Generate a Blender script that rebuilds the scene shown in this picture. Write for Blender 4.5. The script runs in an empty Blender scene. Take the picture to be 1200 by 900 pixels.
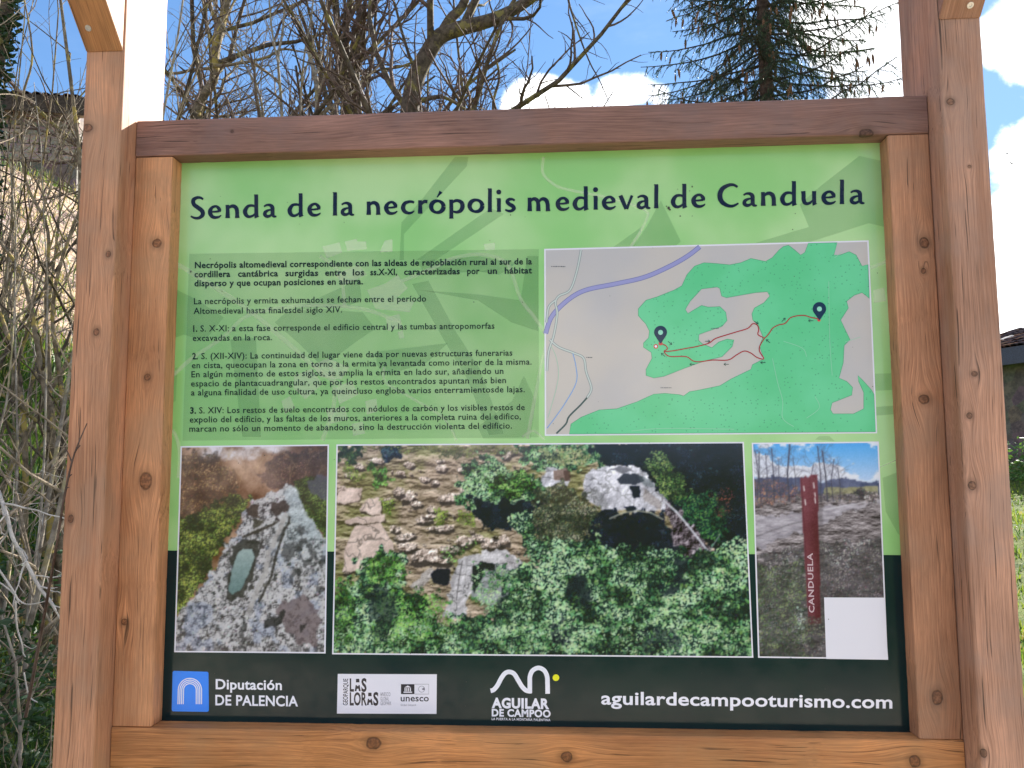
import bpy, math, random
import numpy as np
from mathutils import Vector, Matrix

# ------------------------------------------------------------------ camera, world, sun, exposure
SC = bpy.context.scene
COL = SC.collection
F_PX = 950.0
PITCH, YAW, ROLL = [math.radians(a) for a in (5.65, 3.63, -.29)]
CAM = np.array([.0975, -1.8165, 1.6155])
_f = np.array([-math.sin(YAW)*math.cos(PITCH), math.cos(YAW)*math.cos(PITCH), math.sin(PITCH)])
_r0 = np.array([math.cos(YAW), math.sin(YAW), 0]); _u0 = np.cross(_r0, _f)
_r = math.cos(ROLL)*_r0 + math.sin(ROLL)*_u0
_u = -math.sin(ROLL)*_r0 + math.cos(ROLL)*_u0
cd = bpy.data.cameras.new('camera'); cam = bpy.data.objects.new('camera', cd); COL.objects.link(cam)
cd.sensor_fit = 'HORIZONTAL'; cd.sensor_width = 36; cd.lens = F_PX/1200*36; cd.clip_start = .02; cd.clip_end = 3000
cam.matrix_world = Matrix([[_r[0], _u[0], -_f[0], CAM[0]], [_r[1], _u[1], -_f[1], CAM[1]], [_r[2], _u[2], -_f[2], CAM[2]], [0, 0, 0, 1]])
SC.camera = cam

def ray(x, y):
    return _f + _r*(x-600)/F_PX - _u*(y-450)/F_PX
def at(x, y, Y):
    """the point of the place seen at x, y of the photograph, at depth Y"""
    d = ray(x, y); return CAM + d*(Y-CAM[1])/d[1]
def unit(v):
    v = np.array(v, float); return v/np.linalg.norm(v)

SUN_AZ, SUN_EL = math.radians(28.3), math.radians(34.0)      # azimuth measured from +Y towards +X
SC.view_settings.view_transform = 'Standard'; SC.view_settings.look = 'None'
SC.view_settings.exposure = 2.05; SC.view_settings.gamma = 1
sd = bpy.data.lights.new('sun', 'SUN'); sun = bpy.data.objects.new('sun', sd); COL.objects.link(sun)
sd.energy = 4.6; sd.angle = math.radians(.5); sd.color = (1, .95, .86)
sdir = Vector((math.sin(SUN_AZ)*math.cos(SUN_EL), math.cos(SUN_AZ)*math.cos(SUN_EL), math.sin(SUN_EL)))
sun.rotation_euler = sdir.to_track_quat('Z', 'Y').to_euler(); sun.location = sdir*30

def lin(c):
    """sRGB 0-255 -> linear"""
    out = []
    for v in c[:3]:
        v = v/255.0
        out.append(v/12.92 if v <= .04045 else ((v+.055)/1.055)**2.4)
    return out + [1.0]

class NT:
    """small node helper"""
    def __init__(s, tree):
        s.t = tree; s.n = tree.nodes; s.l = tree.links
    def add(s, kind, **kw):
        nd = s.n.new(kind)
        for k, v in kw.items(): setattr(nd, k, v)
        return nd
    def put(s, sock, v):
        if isinstance(v, bpy.types.NodeSocket): s.l.new(v, sock)
        else: sock.default_value = v
    def math(s, op, a, b=None, c=None, clamp=False):
        nd = s.add('ShaderNodeMath', operation=op); nd.use_clamp = clamp
        for i, v in enumerate((a, b, c)):
            if v is not None: s.put(nd.inputs[i], v)
        return nd.outputs[0]
    def vmath(s, op, a, b=None, scale=None):
        nd = s.add('ShaderNodeVectorMath', operation=op); s.put(nd.inputs[0], a)
        if b is not None: s.put(nd.inputs[1], b)
        if scale is not None: s.put(nd.inputs['Scale'], scale)
        return nd.outputs['Value'] if op in ('LENGTH', 'DISTANCE', 'DOT_PRODUCT') else nd.outputs[0]
    def mix(s, fac, a, b, blend='MIX'):
        nd = s.add('ShaderNodeMix', data_type='RGBA', blend_type=blend)
        s.put(nd.inputs[0], fac); s.put(nd.inputs[6], a); s.put(nd.inputs[7], b); return nd.outputs[2]
    def ramp(s, v, lo, hi, a=0., b=1., smooth=True):
        nd = s.add('ShaderNodeMapRange'); nd.interpolation_type = 'SMOOTHSTEP' if smooth else 'LINEAR'
        for i, q in enumerate((v, lo, hi, a, b)): s.put(nd.inputs[i], q)
        return nd.outputs[0]
    def noise(s, vec, scale=1., detail=3., rough=.5, dist=0.):
        nd = s.add('ShaderNodeTexNoise'); s.put(nd.inputs['Vector'], vec)
        nd.inputs['Scale'].default_value = scale; nd.inputs['Detail'].default_value = detail
        nd.inputs['Roughness'].default_value = rough; nd.inputs['Distortion'].default_value = dist
        return nd.outputs[0]
    def voro(s, vec, scale=1., feature='F1', rnd=1.):
        nd = s.add('ShaderNodeTexVoronoi', feature=feature); s.put(nd.inputs['Vector'], vec)
        nd.inputs['Scale'].default_value = scale; nd.inputs['Randomness'].default_value = rnd
        return nd
    def comb(s, x, y, z):
        nd = s.add('ShaderNodeCombineXYZ')
        for i, v in enumerate((x, y, z)): s.put(nd.inputs[i], v)
        return nd.outputs[0]
    def sep(s, v):
        nd = s.add('ShaderNodeSeparateXYZ'); s.put(nd.inputs[0], v); return nd.outputs
    def coord(s, kind='Object'):
        return s.add('ShaderNodeTexCoord').outputs[kind]

world = bpy.data.worlds.new('World'); SC.world = world; world.use_nodes = True
W = NT(world.node_tree); W.n.clear()
sky = W.add('ShaderNodeTexSky', sky_type='NISHITA'); sky.sun_disc = False
sky.sun_elevation = SUN_EL; sky.sun_rotation = SUN_AZ; sky.altitude = 900; sky.air_density = 1.0; sky.dust_density = .15; sky.ozone_density = 2.2
vdir = W.vmath('NORMALIZE', W.coord('Generated'))
n1 = W.noise(vdir, 7., 7., .58); n2 = W.noise(vdir, 30., 5., .6); n3 = W.noise(W.vmath('ADD', W.vmath('MULTIPLY', vdir, (1., 1., 2.2)), (3.1, 0., 1.7)), 2.3, 4., .5)
field = None
BL = [(612, 126, 22), (640, 119, 24), (668, 124, 22), (724, 113, 20), (750, 106, 19), (772, 112, 13), (1010, 35, 50), (1045, 80, 46), (1000, 100, 30),
      (985, -20, 48), (1056, 10, 46), (1160, 50, 22), (1182, 42, 24), (1200, 62, 22), (1235, 40, 36), (1178, 262, 24), (1200, 290, 34), (1225, 300, 44), (1182, 320, 22),
      (1180, 382, 8), (1192, 383, 8), (1260, 210, 60), (300, 380, 60), (560, 330, 70)]
for bx_, by_, br_ in BL:
    c = unit(ray(bx_, by_)); rr = br_/F_PX
    d = W.vmath('DISTANCE', vdir, tuple(c))
    v = W.math('SUBTRACT', 1., W.math('DIVIDE', d, rr*1.5))
    field = v if field is None else W.math('SMOOTH_MAX', field, v, .35)
gen = W.math('MULTIPLY', W.math('SUBTRACT', n3, .52), 7.)                       # scattered cumulus over the rest of the sky
gen = W.math('SUBTRACT', gen, W.ramp(W.vmath('DISTANCE', vdir, tuple(unit(ray(400, 20)))), .38, .62, 3., 0.))   # a wide clear patch of blue on the left
field = W.math('MAXIMUM', field, W.math('MINIMUM', gen, .5))
edge = W.math('ADD', W.math('MULTIPLY', W.math('SUBTRACT', n1, .5), 1.5), W.math('MULTIPLY', W.math('SUBTRACT', n2, .5), .5))
cl = W.ramp(W.math('ADD', field, edge), .12, .42)
wisp = W.ramp(W.noise(W.vmath('MULTIPLY', vdir, (2., 1., 6.)), 3., 5., .6), .55, .9, 0., .08)
cl2 = W.math('MAXIMUM', cl, wisp)
ccol = W.mix(W.ramp(n1, .35, .65), (7., 7.4, 8.2, 1), (13., 12.8, 12.4, 1))
up = W.sep(vdir)[2]
skc = W.vmath('DIVIDE', W.vmath('MULTIPLY', sky.outputs[0], (.80, 1.10, 1.46)), W.vmath('ADD', W.vmath('SCALE', sky.outputs[0], scale=.13), (1., 1., 1.)))
scol = W.mix(cl2, skc, ccol)
bg = W.add('ShaderNodeBackground'); W.put(bg.inputs[0], scol); bg.inputs[1].default_value = .055
wo = W.add('ShaderNodeOutputWorld'); W.l.new(bg.outputs[0], wo.inputs[0])

# ------------------------------------------------------------------ helpers
def tag(o, label=None, cat=None, group=None, kind=None):
    if label: o['label'] = label
    if cat: o['category'] = cat
    if group: o['group'] = group
    if kind: o['kind'] = kind
    return o
def empty(name, loc, label, cat, group=None):
    o = bpy.data.objects.new(name, None); COL.objects.link(o); o.location = tuple(float(v) for v in loc); o.empty_display_size = .2
    return tag(o, label, cat, group)
def link(name, me, parent=None):
    o = bpy.data.objects.new(name, me); COL.objects.link(o)
    if parent is not None:
        o.parent = parent
        if parent.type == 'EMPTY': o.matrix_parent_inverse = Matrix.Translation(-Vector(parent.location))
    return o

class MB:
    """mesh builder in world coordinates"""
    def __init__(s): s.v = []; s.f = []; s.n = 0
    def add(s, verts, faces):
        b = s.n; s.v.extend([tuple(map(float, p)) for p in verts]); s.f.extend([tuple(i+b for i in f) for f in faces]); s.n += len(verts)
    def box(s, x0, x1, y0, y1, z0, z1):
        s.add([(x0,y0,z0),(x1,y0,z0),(x1,y1,z0),(x0,y1,z0),(x0,y0,z1),(x1,y0,z1),(x1,y1,z1),(x0,y1,z1)],
              [(0,3,2,1),(4,5,6,7),(0,1,5,4),(1,2,6,5),(2,3,7,6),(3,0,4,7)])
    def tube(s, pts, rad, sides=6, cap=True):
        P = np.array(pts, float); n = len(P)
        T = np.gradient(P, axis=0) if n > 2 else np.repeat([P[-1]-P[0]], n, 0)
        T /= (np.linalg.norm(T, axis=1)[:, None]+1e-12)
        a = np.array([0, 0, 1.]) if abs(T[0][2]) < .9 else np.array([1., 0, 0])
        N = np.cross(T[0], a); N /= np.linalg.norm(N)
        ang = np.arange(sides)*2*math.pi/sides; ca, sa = np.cos(ang)[:, None], np.sin(ang)[:, None]
        b = s.n
        for i in range(n):
            N = N - T[i]*(N@T[i]); N /= (np.linalg.norm(N)+1e-12); B = np.cross(T[i], N)
            s.v.extend(map(tuple, (P[i]+rad[i]*(ca*N+sa*B)).tolist()))
        for i in range(n-1):
            for k in range(sides):
                k2 = (k+1) % sides; q = b+i*sides
                s.f.append((q+k, q+k2, q+sides+k2, q+sides+k))
        if cap and sides > 3:
            s.f.append(tuple(b+(n-1)*sides+k for k in range(sides)))
        s.n += n*sides
    def build(s, name, mat, parent=None, smooth=False):
        me = bpy.data.meshes.new(name); me.from_pydata(s.v, [], s.f); me.update()
        if mat: me.materials.append(mat)
        if smooth: me.polygons.foreach_set('use_smooth', [True]*len(me.polygons))
        return link(name, me, parent)

def new_mat(name):
    m = bpy.data.materials.new(name); m.use_nodes = True; t = NT(m.node_tree)
    return m, t, t.n['Principled BSDF']
def flat_mat(name, col, rough=.5, spec=.5, metal=0., var=0., vscale=30., bump=0.):
    m, t, p = new_mat(name)
    c = tuple(col) if len(col) == 4 else tuple(col)+(1,)
    if var:
        n = t.noise(t.coord(), vscale, 4., .6)
        k = t.ramp(n, .3, .7, 1-var, 1+var)
        cc = t.vmath('SCALE', c[:3], scale=k); t.put(p.inputs['Base Color'], cc)
    else: p.inputs['Base Color'].default_value = c
    if bump:
        bn = t.add('ShaderNodeBump'); bn.inputs['Strength'].default_value = bump; bn.inputs['Distance'].default_value = .01
        t.put(bn.inputs['Height'], t.noise(t.coord(), vscale*2, 5., .6)); t.put(p.inputs['Normal'], bn.outputs[0])
    p.inputs['Roughness'].default_value = rough; p.inputs['Specular IOR Level'].default_value = spec; p.inputs['Metallic'].default_value = metal
    return m

# ------------------------------------------------------------------ timber
def wood_mat(name, base, late, knots=(), seed=0., ring=.0065, warp=.03, hy=.044):
    """grain runs along local Z; knots = (across, along, radius)"""
    m, t, p = new_mat(name)
    co = t.sep(t.coord()); u, w, v = co[0], co[1], co[2]
    sv = t.comb(t.math('MULTIPLY', u, 5.), t.math('MULTIPLY', w, 5.), t.math('ADD', t.math('MULTIPLY', v, 1.6), seed))
    lo = t.noise(sv, 1., 3., .5)
    u1 = t.math('ADD', u, t.math('MULTIPLY', t.math('SUBTRACT', lo, .5), warp))
    kmask = None; kline = None; kdark = None
    for (ku, kv, kr) in knots:
        kr = kr*.82
        du = t.math('SUBTRACT', u, ku); dv = t.math('SUBTRACT', v, kv)
        e2 = t.math('ADD', t.math('POWER', t.math('ABSOLUTE', t.math('DIVIDE', du, kr*3.4)), 2.), t.math('POWER', t.math('ABSOLUTE', t.math('DIVIDE', dv, kr*7.)), 2.))
        g = t.math('POWER', 2.718, t.math('MULTIPLY', e2, -1.))
        u1 = t.math('SUBTRACT', u1, t.math('MULTIPLY', t.math('MULTIPLY', du, g), .9))
        wob = t.math('MULTIPLY', t.math('SUBTRACT', t.noise(t.comb(u, v, seed), 60., 2.), .5), .5)
        d = t.math('ADD', wob, t.math('SQRT', t.math('ADD', t.math('POWER', t.math('ABSOLUTE', t.math('DIVIDE', du, kr)), 2.), t.math('ADD', t.math('POWER', t.math('ABSOLUTE', t.math('DIVIDE', dv, kr*(.9+.5*((ku*977+kv*311) % 1.)))), 2.), t.math('POWER', t.math('DIVIDE', t.math('ADD', w, hy), kr*1.3), 2.)))))
        k1 = t.ramp(d, .85, 1.25, 1., 0.)
        k2 = t.math('SUBTRACT', 1., t.math('MULTIPLY', t.math('ABSOLUTE', t.math('SUBTRACT', d, 1.)), 4.5), clamp=True)
        k3 = t.math('MULTIPLY', t.ramp(d, 1., 2.6, 1., 0.), .28)
        kmask = k1 if kmask is None else t.math('MAXIMUM', kmask, k1)
        kline = k2 if kline is None else t.math('MAXIMUM', kline, k2)
        kdark = k3 if kdark is None else t.math('MAXIMUM', kdark, k3)
    r1 = t.math('MULTIPLY', t.math('ADD', u1, t.math('MULTIPLY', w, .35)), 1/ring)
    rn = t.noise(t.comb(t.math('MULTIPLY', u1, 60.), t.math('MULTIPLY', w, 30.), t.math('ADD', t.math('MULTIPLY', v, 1.2), seed)), 1., 2.)
    r1 = t.math('ADD', r1, t.math('MULTIPLY', rn, 2.2))
    fr = t.math('FRACT', r1)
    late_m = t.math('MULTIPLY', t.math('POWER', fr, 2.2), t.ramp(fr, .9, 1., 1., 0.))
    amp = t.ramp(t.noise(t.comb(t.math('MULTIPLY', u, 18.), w, t.math('ADD', t.math('MULTIPLY', v, 2.), seed+3)), 1., 2.), .35, .7, .25, 1.)
    late_m = t.math('MULTIPLY', late_m, amp)
    stain = t.ramp(t.noise(t.comb(t.math('MULTIPLY', u, 26.), t.math('MULTIPLY', w, 26.), t.math('ADD', t.math('MULTIPLY', v, 1.1), seed+19)), 1., 4., .6), .5, .72, 0., .5)
    fib = t.noise(t.comb(t.math('MULTIPLY', u1, 700.), t.math('MULTIPLY', w, 700.), t.math('ADD', t.math('MULTIPLY', v, 14.), seed)), 1., 3., .6)
    big = t.noise(t.comb(t.math('MULTIPLY', u, 9.), t.math('MULTIPLY', w, 9.), t.math('ADD', t.math('MULTIPLY', v, 2.6), seed+7)), 1., 4., .55)
    crack = t.ramp(t.noise(t.comb(t.math('MULTIPLY', u1, 260.), t.math('MULTIPLY', w, 260.), t.math('ADD', t.math('MULTIPLY', v, 5.), seed+11)), 1., 2.), .645, .71, 0., .7)
    c = t.mix(late_m, tuple(base)+(1,), tuple(late)+(1,))
    c = t.vmath('SCALE', c, scale=t.ramp(fib, .3, .7, .76, 1.22))
    c = t.vmath('SCALE', c, scale=t.ramp(big, .3, .7, .74, 1.2))
    gr = t.ramp(t.noise(t.coord(), 6., 4., .6), .40, .68, 0., .6)               # greyed, weathered patches
    c = t.mix(gr, c, tuple(np.array(base)*np.array([.72, .88, 1.05]))+(1,))
    c = t.mix(stain, c, tuple(np.array(late)*np.array([.95, .9, .85]))+(1,))
    c = t.vmath('SCALE', c, scale=t.math('SUBTRACT', 1., crack))
    if knots:
        kc = t.mix(t.ramp(t.noise(t.coord(), 160., 3.), .35, .7), tuple(np.array(late)*.35)+(1,), tuple(np.array(late)*.9)+(1,))
        c = t.vmath('SCALE', c, scale=t.math('SUBTRACT', 1., kdark))
        c = t.mix(t.math('MULTIPLY', kmask, .85), c, kc)
        c = t.vmath('SCALE', c, scale=t.math('SUBTRACT', 1., t.math('MULTIPLY', kline, .5)))
    t.put(p.inputs['Base Color'], c)
    h = t.math('ADD', t.math('MULTIPLY', late_m, .5), t.math('MULTIPLY', fib, .5))
    if knots: h = t.math('SUBTRACT', h, t.math('MULTIPLY', kline, 1.5))
    h = t.math('SUBTRACT', h, crack)
    bn = t.add('ShaderNodeBump'); bn.inputs['Strength'].default_value = .55; bn.inputs['Distance'].default_value = .0012
    t.put(bn.inputs['Height'], h); t.put(p.inputs['Normal'], bn.outputs[0])
    p.inputs['Roughness'].default_value = .62; p.inputs['Specular IOR Level'].default_value = .35
    return m

def timber(name, sx, sy, length, loc, mat, parent, horizontal=False, bev=.004, rot=None):
    """a planed beam with eased edges, long axis local Z, centred on loc"""
    hx, hy, hz = sx/2, sy/2, length/2
    prof = []
    for cx, cy, a0 in ((hx-bev, hy-bev, 0), (-hx+bev, hy-bev, 90), (-hx+bev, -hy+bev, 180), (hx-bev, -hy+bev, 270)):
        for k in range(4):
            a = math.radians(a0+k*30); prof.append((cx+bev*math.cos(a), cy+bev*math.sin(a)))
    n = len(prof); vs = []; fs = []
    e = .0015
    zs = [(-hz, e), (-hz+e, 0)]+[(-hz+e+(length-2*e)*k/90, 0) for k in range(1, 90)]+[(hz-e, 0), (hz, e)]; gt = np.random.default_rng(int(abs(loc[0]*1000)+abs(loc[2]*100)))
    for z, ins in zs:
        dent = (gt.random() < .05)*.0010
        for k, (x, y) in enumerate(prof):
            q = .00015*gt.normal()+(dent if (k//4) == 2+(gt.random() < .5) else 0); vs.append((x*(1-ins/hx-q/hx), y*(1-ins/hy-q/hy), z))
    for i in range(len(zs)-1):
        for k in range(n): fs.append((i*n+k, i*n+(k+1) % n, (i+1)*n+(k+1) % n, (i+1)*n+k))
    fs.append(tuple(range(n-1, -1, -1))); fs.append(tuple(range((len(zs)-1)*n, len(zs)*n)))
    me = bpy.data.meshes.new(name); me.from_pydata(vs, [], fs); me.materials.append(mat)
    me.polygons.foreach_set('use_smooth', [True]*(len(fs)-2)+[False]*2)
    me.update()
    try: me.set_sharp_from_angle(angle=math.radians(40))
    except Exception: pass
    o = link(name, me, parent); o.location = loc
    if horizontal: o.rotation_euler = (0, math.pi/2, 0)
    if rot is not None: o.rotation_euler = rot
    return o

board = empty('information_board', (0, 0, 0), 'large timber-framed trail information board with a green printed panel between two square posts', 'information board')
PF, FF = -.112, -.048            # front planes of posts and frame
B1, L1 = (.40, .215, .118), (.27, .125, .06)
def kn(px_, py_, Y, cx, cz): q = at(px_, py_, Y); return (q[0]-cx, q[2]-cz)
zc = 1.5; LP = 3.3
def K(lst, Y, cx, cz): return [(*kn(a, b, Y, cx, cz), r) for a, b, r in lst]
wp1 = wood_mat('timber_left_post', (0.519, 0.253, 0.140), (0.358, 0.146, 0.074), K([(113, 389, .0075), (127, 298, .0065), (83, 608, .007), (122, 668, .005), (103, 150, .012)], PF, -.938, zc), 1.3, .0085, hy=.095)
wp2 = wood_mat('timber_right_post', (0.458, 0.245, 0.164), (0.313, 0.152, 0.091), K([(1114, 119, .009), (1142, 438, .007), (1136, 487, .006), (1139, 569, .009), (1153, 883, .007), (1136, 195, .004)], PF, .950, zc), 5.1, .0075, hy=.095)
timber('post', .090, .190, LP, (-.938, -.017, zc), wp1, board, bev=.006)
timber('post', .090, .190, LP, (.950, -.017, zc), wp2, board, bev=.006)
def Kh(lst, cx, cz): # rail: local x -> world -z, local z -> world x
    out = []
    for a, b, r in lst:
        q = at(a, b, FF); out.append((-(q[2]-cz), q[0]-cx, r))
    return out
mT, mB, mL, mR = (2.333+2.420)/2, (.965+1.051)/2, -.848, .860
wt = wood_mat('timber_top_rail', (.27, .14, .11), (.15, .072, .056), Kh([(272, 154, .004), (1015, 157, .013)], .006, mT), 2.2, .0075, .05)
wb = wood_mat('timber_bottom_rail', (0.515, 0.217, 0.077), (0.281, 0.103, 0.036), Kh([(438, 871, .014), (664, 887, .0115), (1072, 892, .013)], .006, mB), 9.2, .008, .045)
wl = wood_mat('timber_left_stile', (0.593, 0.273, 0.130), (0.386, 0.152, 0.065), K([(183, 286, .012), (172, 443, .008), (170, 565, .016), (145, 730, .008)], FF, mL, 1.69), 3.7, .008)
wr = wood_mat('timber_right_stile', (0.445, 0.213, 0.118), (0.290, 0.123, 0.064), K([(1084, 285, .011), (1083, 318, .006), (1084, 469, .012), (1099, 819, .012)], FF, mR, 1.69), 7.7, .0075, .045)
FD = .088; FC = FF+FD/2
timber('top_rail', .087, FD, 1.796, (.006, FC, mT), wt, board, True)
timber('bottom_rail', .086, FD, 1.796, (.006, FC, mB), wb, board, True)
timber('stile', .090, FD-.002, 1.280, (-.848, FC+.001, 1.692), wl, board)
timber('stile', .088, FD-.002, 1.280, (.860, FC+.001, 1.692), wr, board)
# braces: rise at 45 degrees from the post fronts towards the visitor
wbr = wood_mat('timber_brace', (0.445, 0.209, 0.090), (0.293, 0.115, 0.048), [], 4.4, .008)
wbr2 = wood_mat('timber_brace_grey', (0.398, 0.209, 0.143), (0.276, 0.132, 0.084), [], 8.4, .008)
scr = flat_mat('zinc_screw', (.55, .54, .52), .35, .5, .9)
for cx, m_ in ((-.9385, wbr), (.9505, wbr2)):
    z0 = 2.556; L = .78; T_ = .10
    # lower front edge starts at (PF, z0); the beam lies above that line
    bm = MB(); x0, x1 = cx-.0455+.002, cx+.0455-.002
    y0, ya = PF-.0006, PF-.62
    prof = [(y0, z0), (ya, z0+(y0-ya)), (ya+.001, z0+(y0-ya)+T_*1.414), (y0, z0+T_*1.414)]
    b_ = .004
    vs = []
    for x in (x0, x1): vs += [(x, y, z) for y, z in prof]
    bm.add(vs, [(0, 1, 2, 3), (7, 6, 5, 4), (0, 4, 5, 1), (1, 5, 6, 2), (2, 6, 7, 3), (3, 7, 4, 0)])
    # mesh in local frame so that the grain follows the beam
    a = math.radians(45); mid = np.array([cx, (y0+ya)/2, z0+(y0-ya)/2+T_*.7])
    rx = Matrix.Rotation(a, 4, 'X'); inv = rx.inverted()
    bm.v = [tuple(inv @ Vector(np.array(v)-mid)) for v in bm.v]
    me = bpy.data.meshes.new('brace'); me.from_pydata(bm.v, [], bm.f); me.materials.append(m_); me.update()
    o = link('brace', me, board); o.location = mid; o.rotation_euler = (a, 0, 0)
    bv = o.modifiers.new('bevel', 'BEVEL'); bv.width = .003; bv.segments = 2
    # screw head on the sloping underside
    sm = MB(); q = at(103.5, 33, PF-.08) if cx < 0 else at(1137, 6, PF-.09)
    dd = (PF - q[1]); 
    nrm = unit([0, -1, -1]); nrm = unit([0, -1., -1.]); c0 = np.array([q[0], y0, z0]); 
    # slide down the sight line to the underside plane  z-z0 = -(y-y0)
    ry = ray(103.5, 33) if cx < 0 else ray(1137, 6); tt = ((y0+z0)-(CAM[1]+CAM[2]))/(ry[1]+ry[2]); q = CAM+ry*tt
    t1 = np.array([1., 0, 0]); t2 = np.cross(nrm, t1)
    ring = lambda r, h: [q+nrm*h+r*(math.cos(k*math.pi/8)*t1+math.sin(k*math.pi/8)*t2) for k in range(16)]
    R0, R1, R2, R3 = ring(.0072, 0), ring(.0068, .0014), ring(.0035, .0016), ring(.0028, .0004)
    sm.add(R0+R1+R2+R3+[q+nrm*.0003], [(i*16+k, i*16+(k+1) % 16, (i+1)*16+(k+1) % 16, (i+1)*16+k) for i in range(3) for k in range(16)]+[(48+k, 48+(k+1) % 16, 64) for k in range(16)])
    sm.build('screw', scr, board)

# ------------------------------------------------------------------ printed panel
def ink(name, col, rough=.10, var=.03, alpha=1., vs=7., col2=None, spec=.42):
    """printed, laminated colour (sRGB 0-255)"""
    m, t, p = new_mat(name)
    n = t.noise(t.coord(), vs, 3., .5)
    c2 = lin(col2) if col2 else tuple(lin(col)[:3])+(1,)
    c = t.mix(t.ramp(n, .35, .65), tuple(lin(col)), tuple(c2))
    n2 = t.noise(t.coord(), 900., 2., .6)                                       # fine print grain
    c = t.vmath('SCALE', c, scale=t.ramp(n2, .3, .7, 1-var, 1+var))
    t.put(p.inputs['Base Color'], c)
    t.put(p.inputs['Roughness'], t.ramp(t.noise(t.coord(), 14., 5., .7), .35, .75, rough*.8, rough*2.0)); p.inputs['Specular IOR Level'].default_value = spec
    if alpha < 1:
        tr = t.add('ShaderNodeBsdfTransparent'); mx = t.add('ShaderNodeMixShader'); out = t.n['Material Output']
        mx.inputs[0].default_value = alpha; t.l.new(tr.outputs[0], mx.inputs[1]); t.l.new(p.outputs[0], mx.inputs[2]); t.l.new(mx.outputs[0], out.inputs[0])
    return m
LAY = [0.]
def P3(x, y, lay): q = at(x, y, 0.); return (q[0], -lay*.00012-LAY[0]*.000002, q[2])
def tri_poly(mb, pts, lay):
    from mathutils.geometry import tessellate_polygon
    LAY[0] = (LAY[0]+1) % 40; v = [P3(x, y, lay) for x, y in pts]
    tr = tessellate_polygon([[Vector((a[0], a[2], 0)) for a in v]])
    fs = []
    for a, b, c in tr:
        A, B_, C_ = v[a], v[b], v[c]
        s_ = (B_[0]-A[0])*(C_[2]-A[2])-(B_[2]-A[2])*(C_[0]-A[0])
        fs.append((a, b, c) if s_ > 0 else (a, c, b))                            # face the viewer (-Y)
    mb.add(v, fs)
def smooth(pts, k=5, closed=False):
    P = np.array(pts, float); n = len(P); out = []
    rng = range(n) if closed else range(n-1)
    for i in rng:
        if closed: p0, p1, p2, p3 = P[i-1], P[i], P[(i+1) % n], P[(i+2) % n]
        else: p0, p1, p2, p3 = P[max(i-1, 0)], P[i], P[i+1], P[min(i+2, n-1)]
        for j in range(k):
            t_ = j/k; out.append(.5*((2*p1)+(-p0+p2)*t_+(2*p0-5*p1+4*p2-p3)*t_*t_+(-p0+3*p1-3*p2+p3)*t_**3))
    if not closed: out.append(P[-1])
    return np.array(out)
def ribbon(mb, pts, lay, w=None):
    """pts (n,2) px with width w (scalar) or pts (n,3) with its own widths"""
    LAY[0] = (LAY[0]+1) % 40; P = np.array(pts, float)
    wd = P[:, 2] if P.shape[1] > 2 else np.full(len(P), w)
    Q = P[:, :2]; T = np.gradient(Q, axis=0); T /= (np.linalg.norm(T, axis=1)[:, None]+1e-9)
    N = np.stack([-T[:, 1], T[:, 0]], 1)*wd[:, None]/2
    A, B_ = Q+N, Q-N; n = len(Q)
    v = [P3(*a, lay) for a in A]+[P3(*b, lay) for b in B_]
    mb.add(v, [(i, i+1, n+i+1, n+i) for i in range(n-1)])
def disc(mb, x, y, r, lay, n=20, ry=None): tri_poly(mb, [(x+r*math.cos(k*2*math.pi/n), y+(ry or r)*math.sin(k*2*math.pi/n)) for k in range(n)], lay)

pm = MB()
x0, x1, z0, z1 = -.825, .838, 1.035, 2.35
pm.box(x0, x1, .0005, .012, z0, z1)
panel = pm.build('panel', flat_mat('white_composite', (.7, .7, .7), .4), board)
def quad_print(name, pts, lay, mat, parent=None, sub=1):
    mb = MB(); tri_poly(mb, pts, lay); return mb.build(name, mat, parent or panel)
def px_of(X, Z):
    d = np.array([X, 0, Z])-CAM; w = d@_f; return (600+F_PX*(d@_r)/w, 450-F_PX*(d@_u)/w)
cTL, cTR, cBR, cBL = [px_of(a, b) for a, b in ((x0, z1), (x1, z1), (x1, z0), (x0, z0))]
g1 = ink('print_green', (144, 201, 122), col2=(178, 215, 154), vs=3.2)
quad_print('green_print', [cTL, cTR, cBR, cBL], 1, g1)
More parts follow.
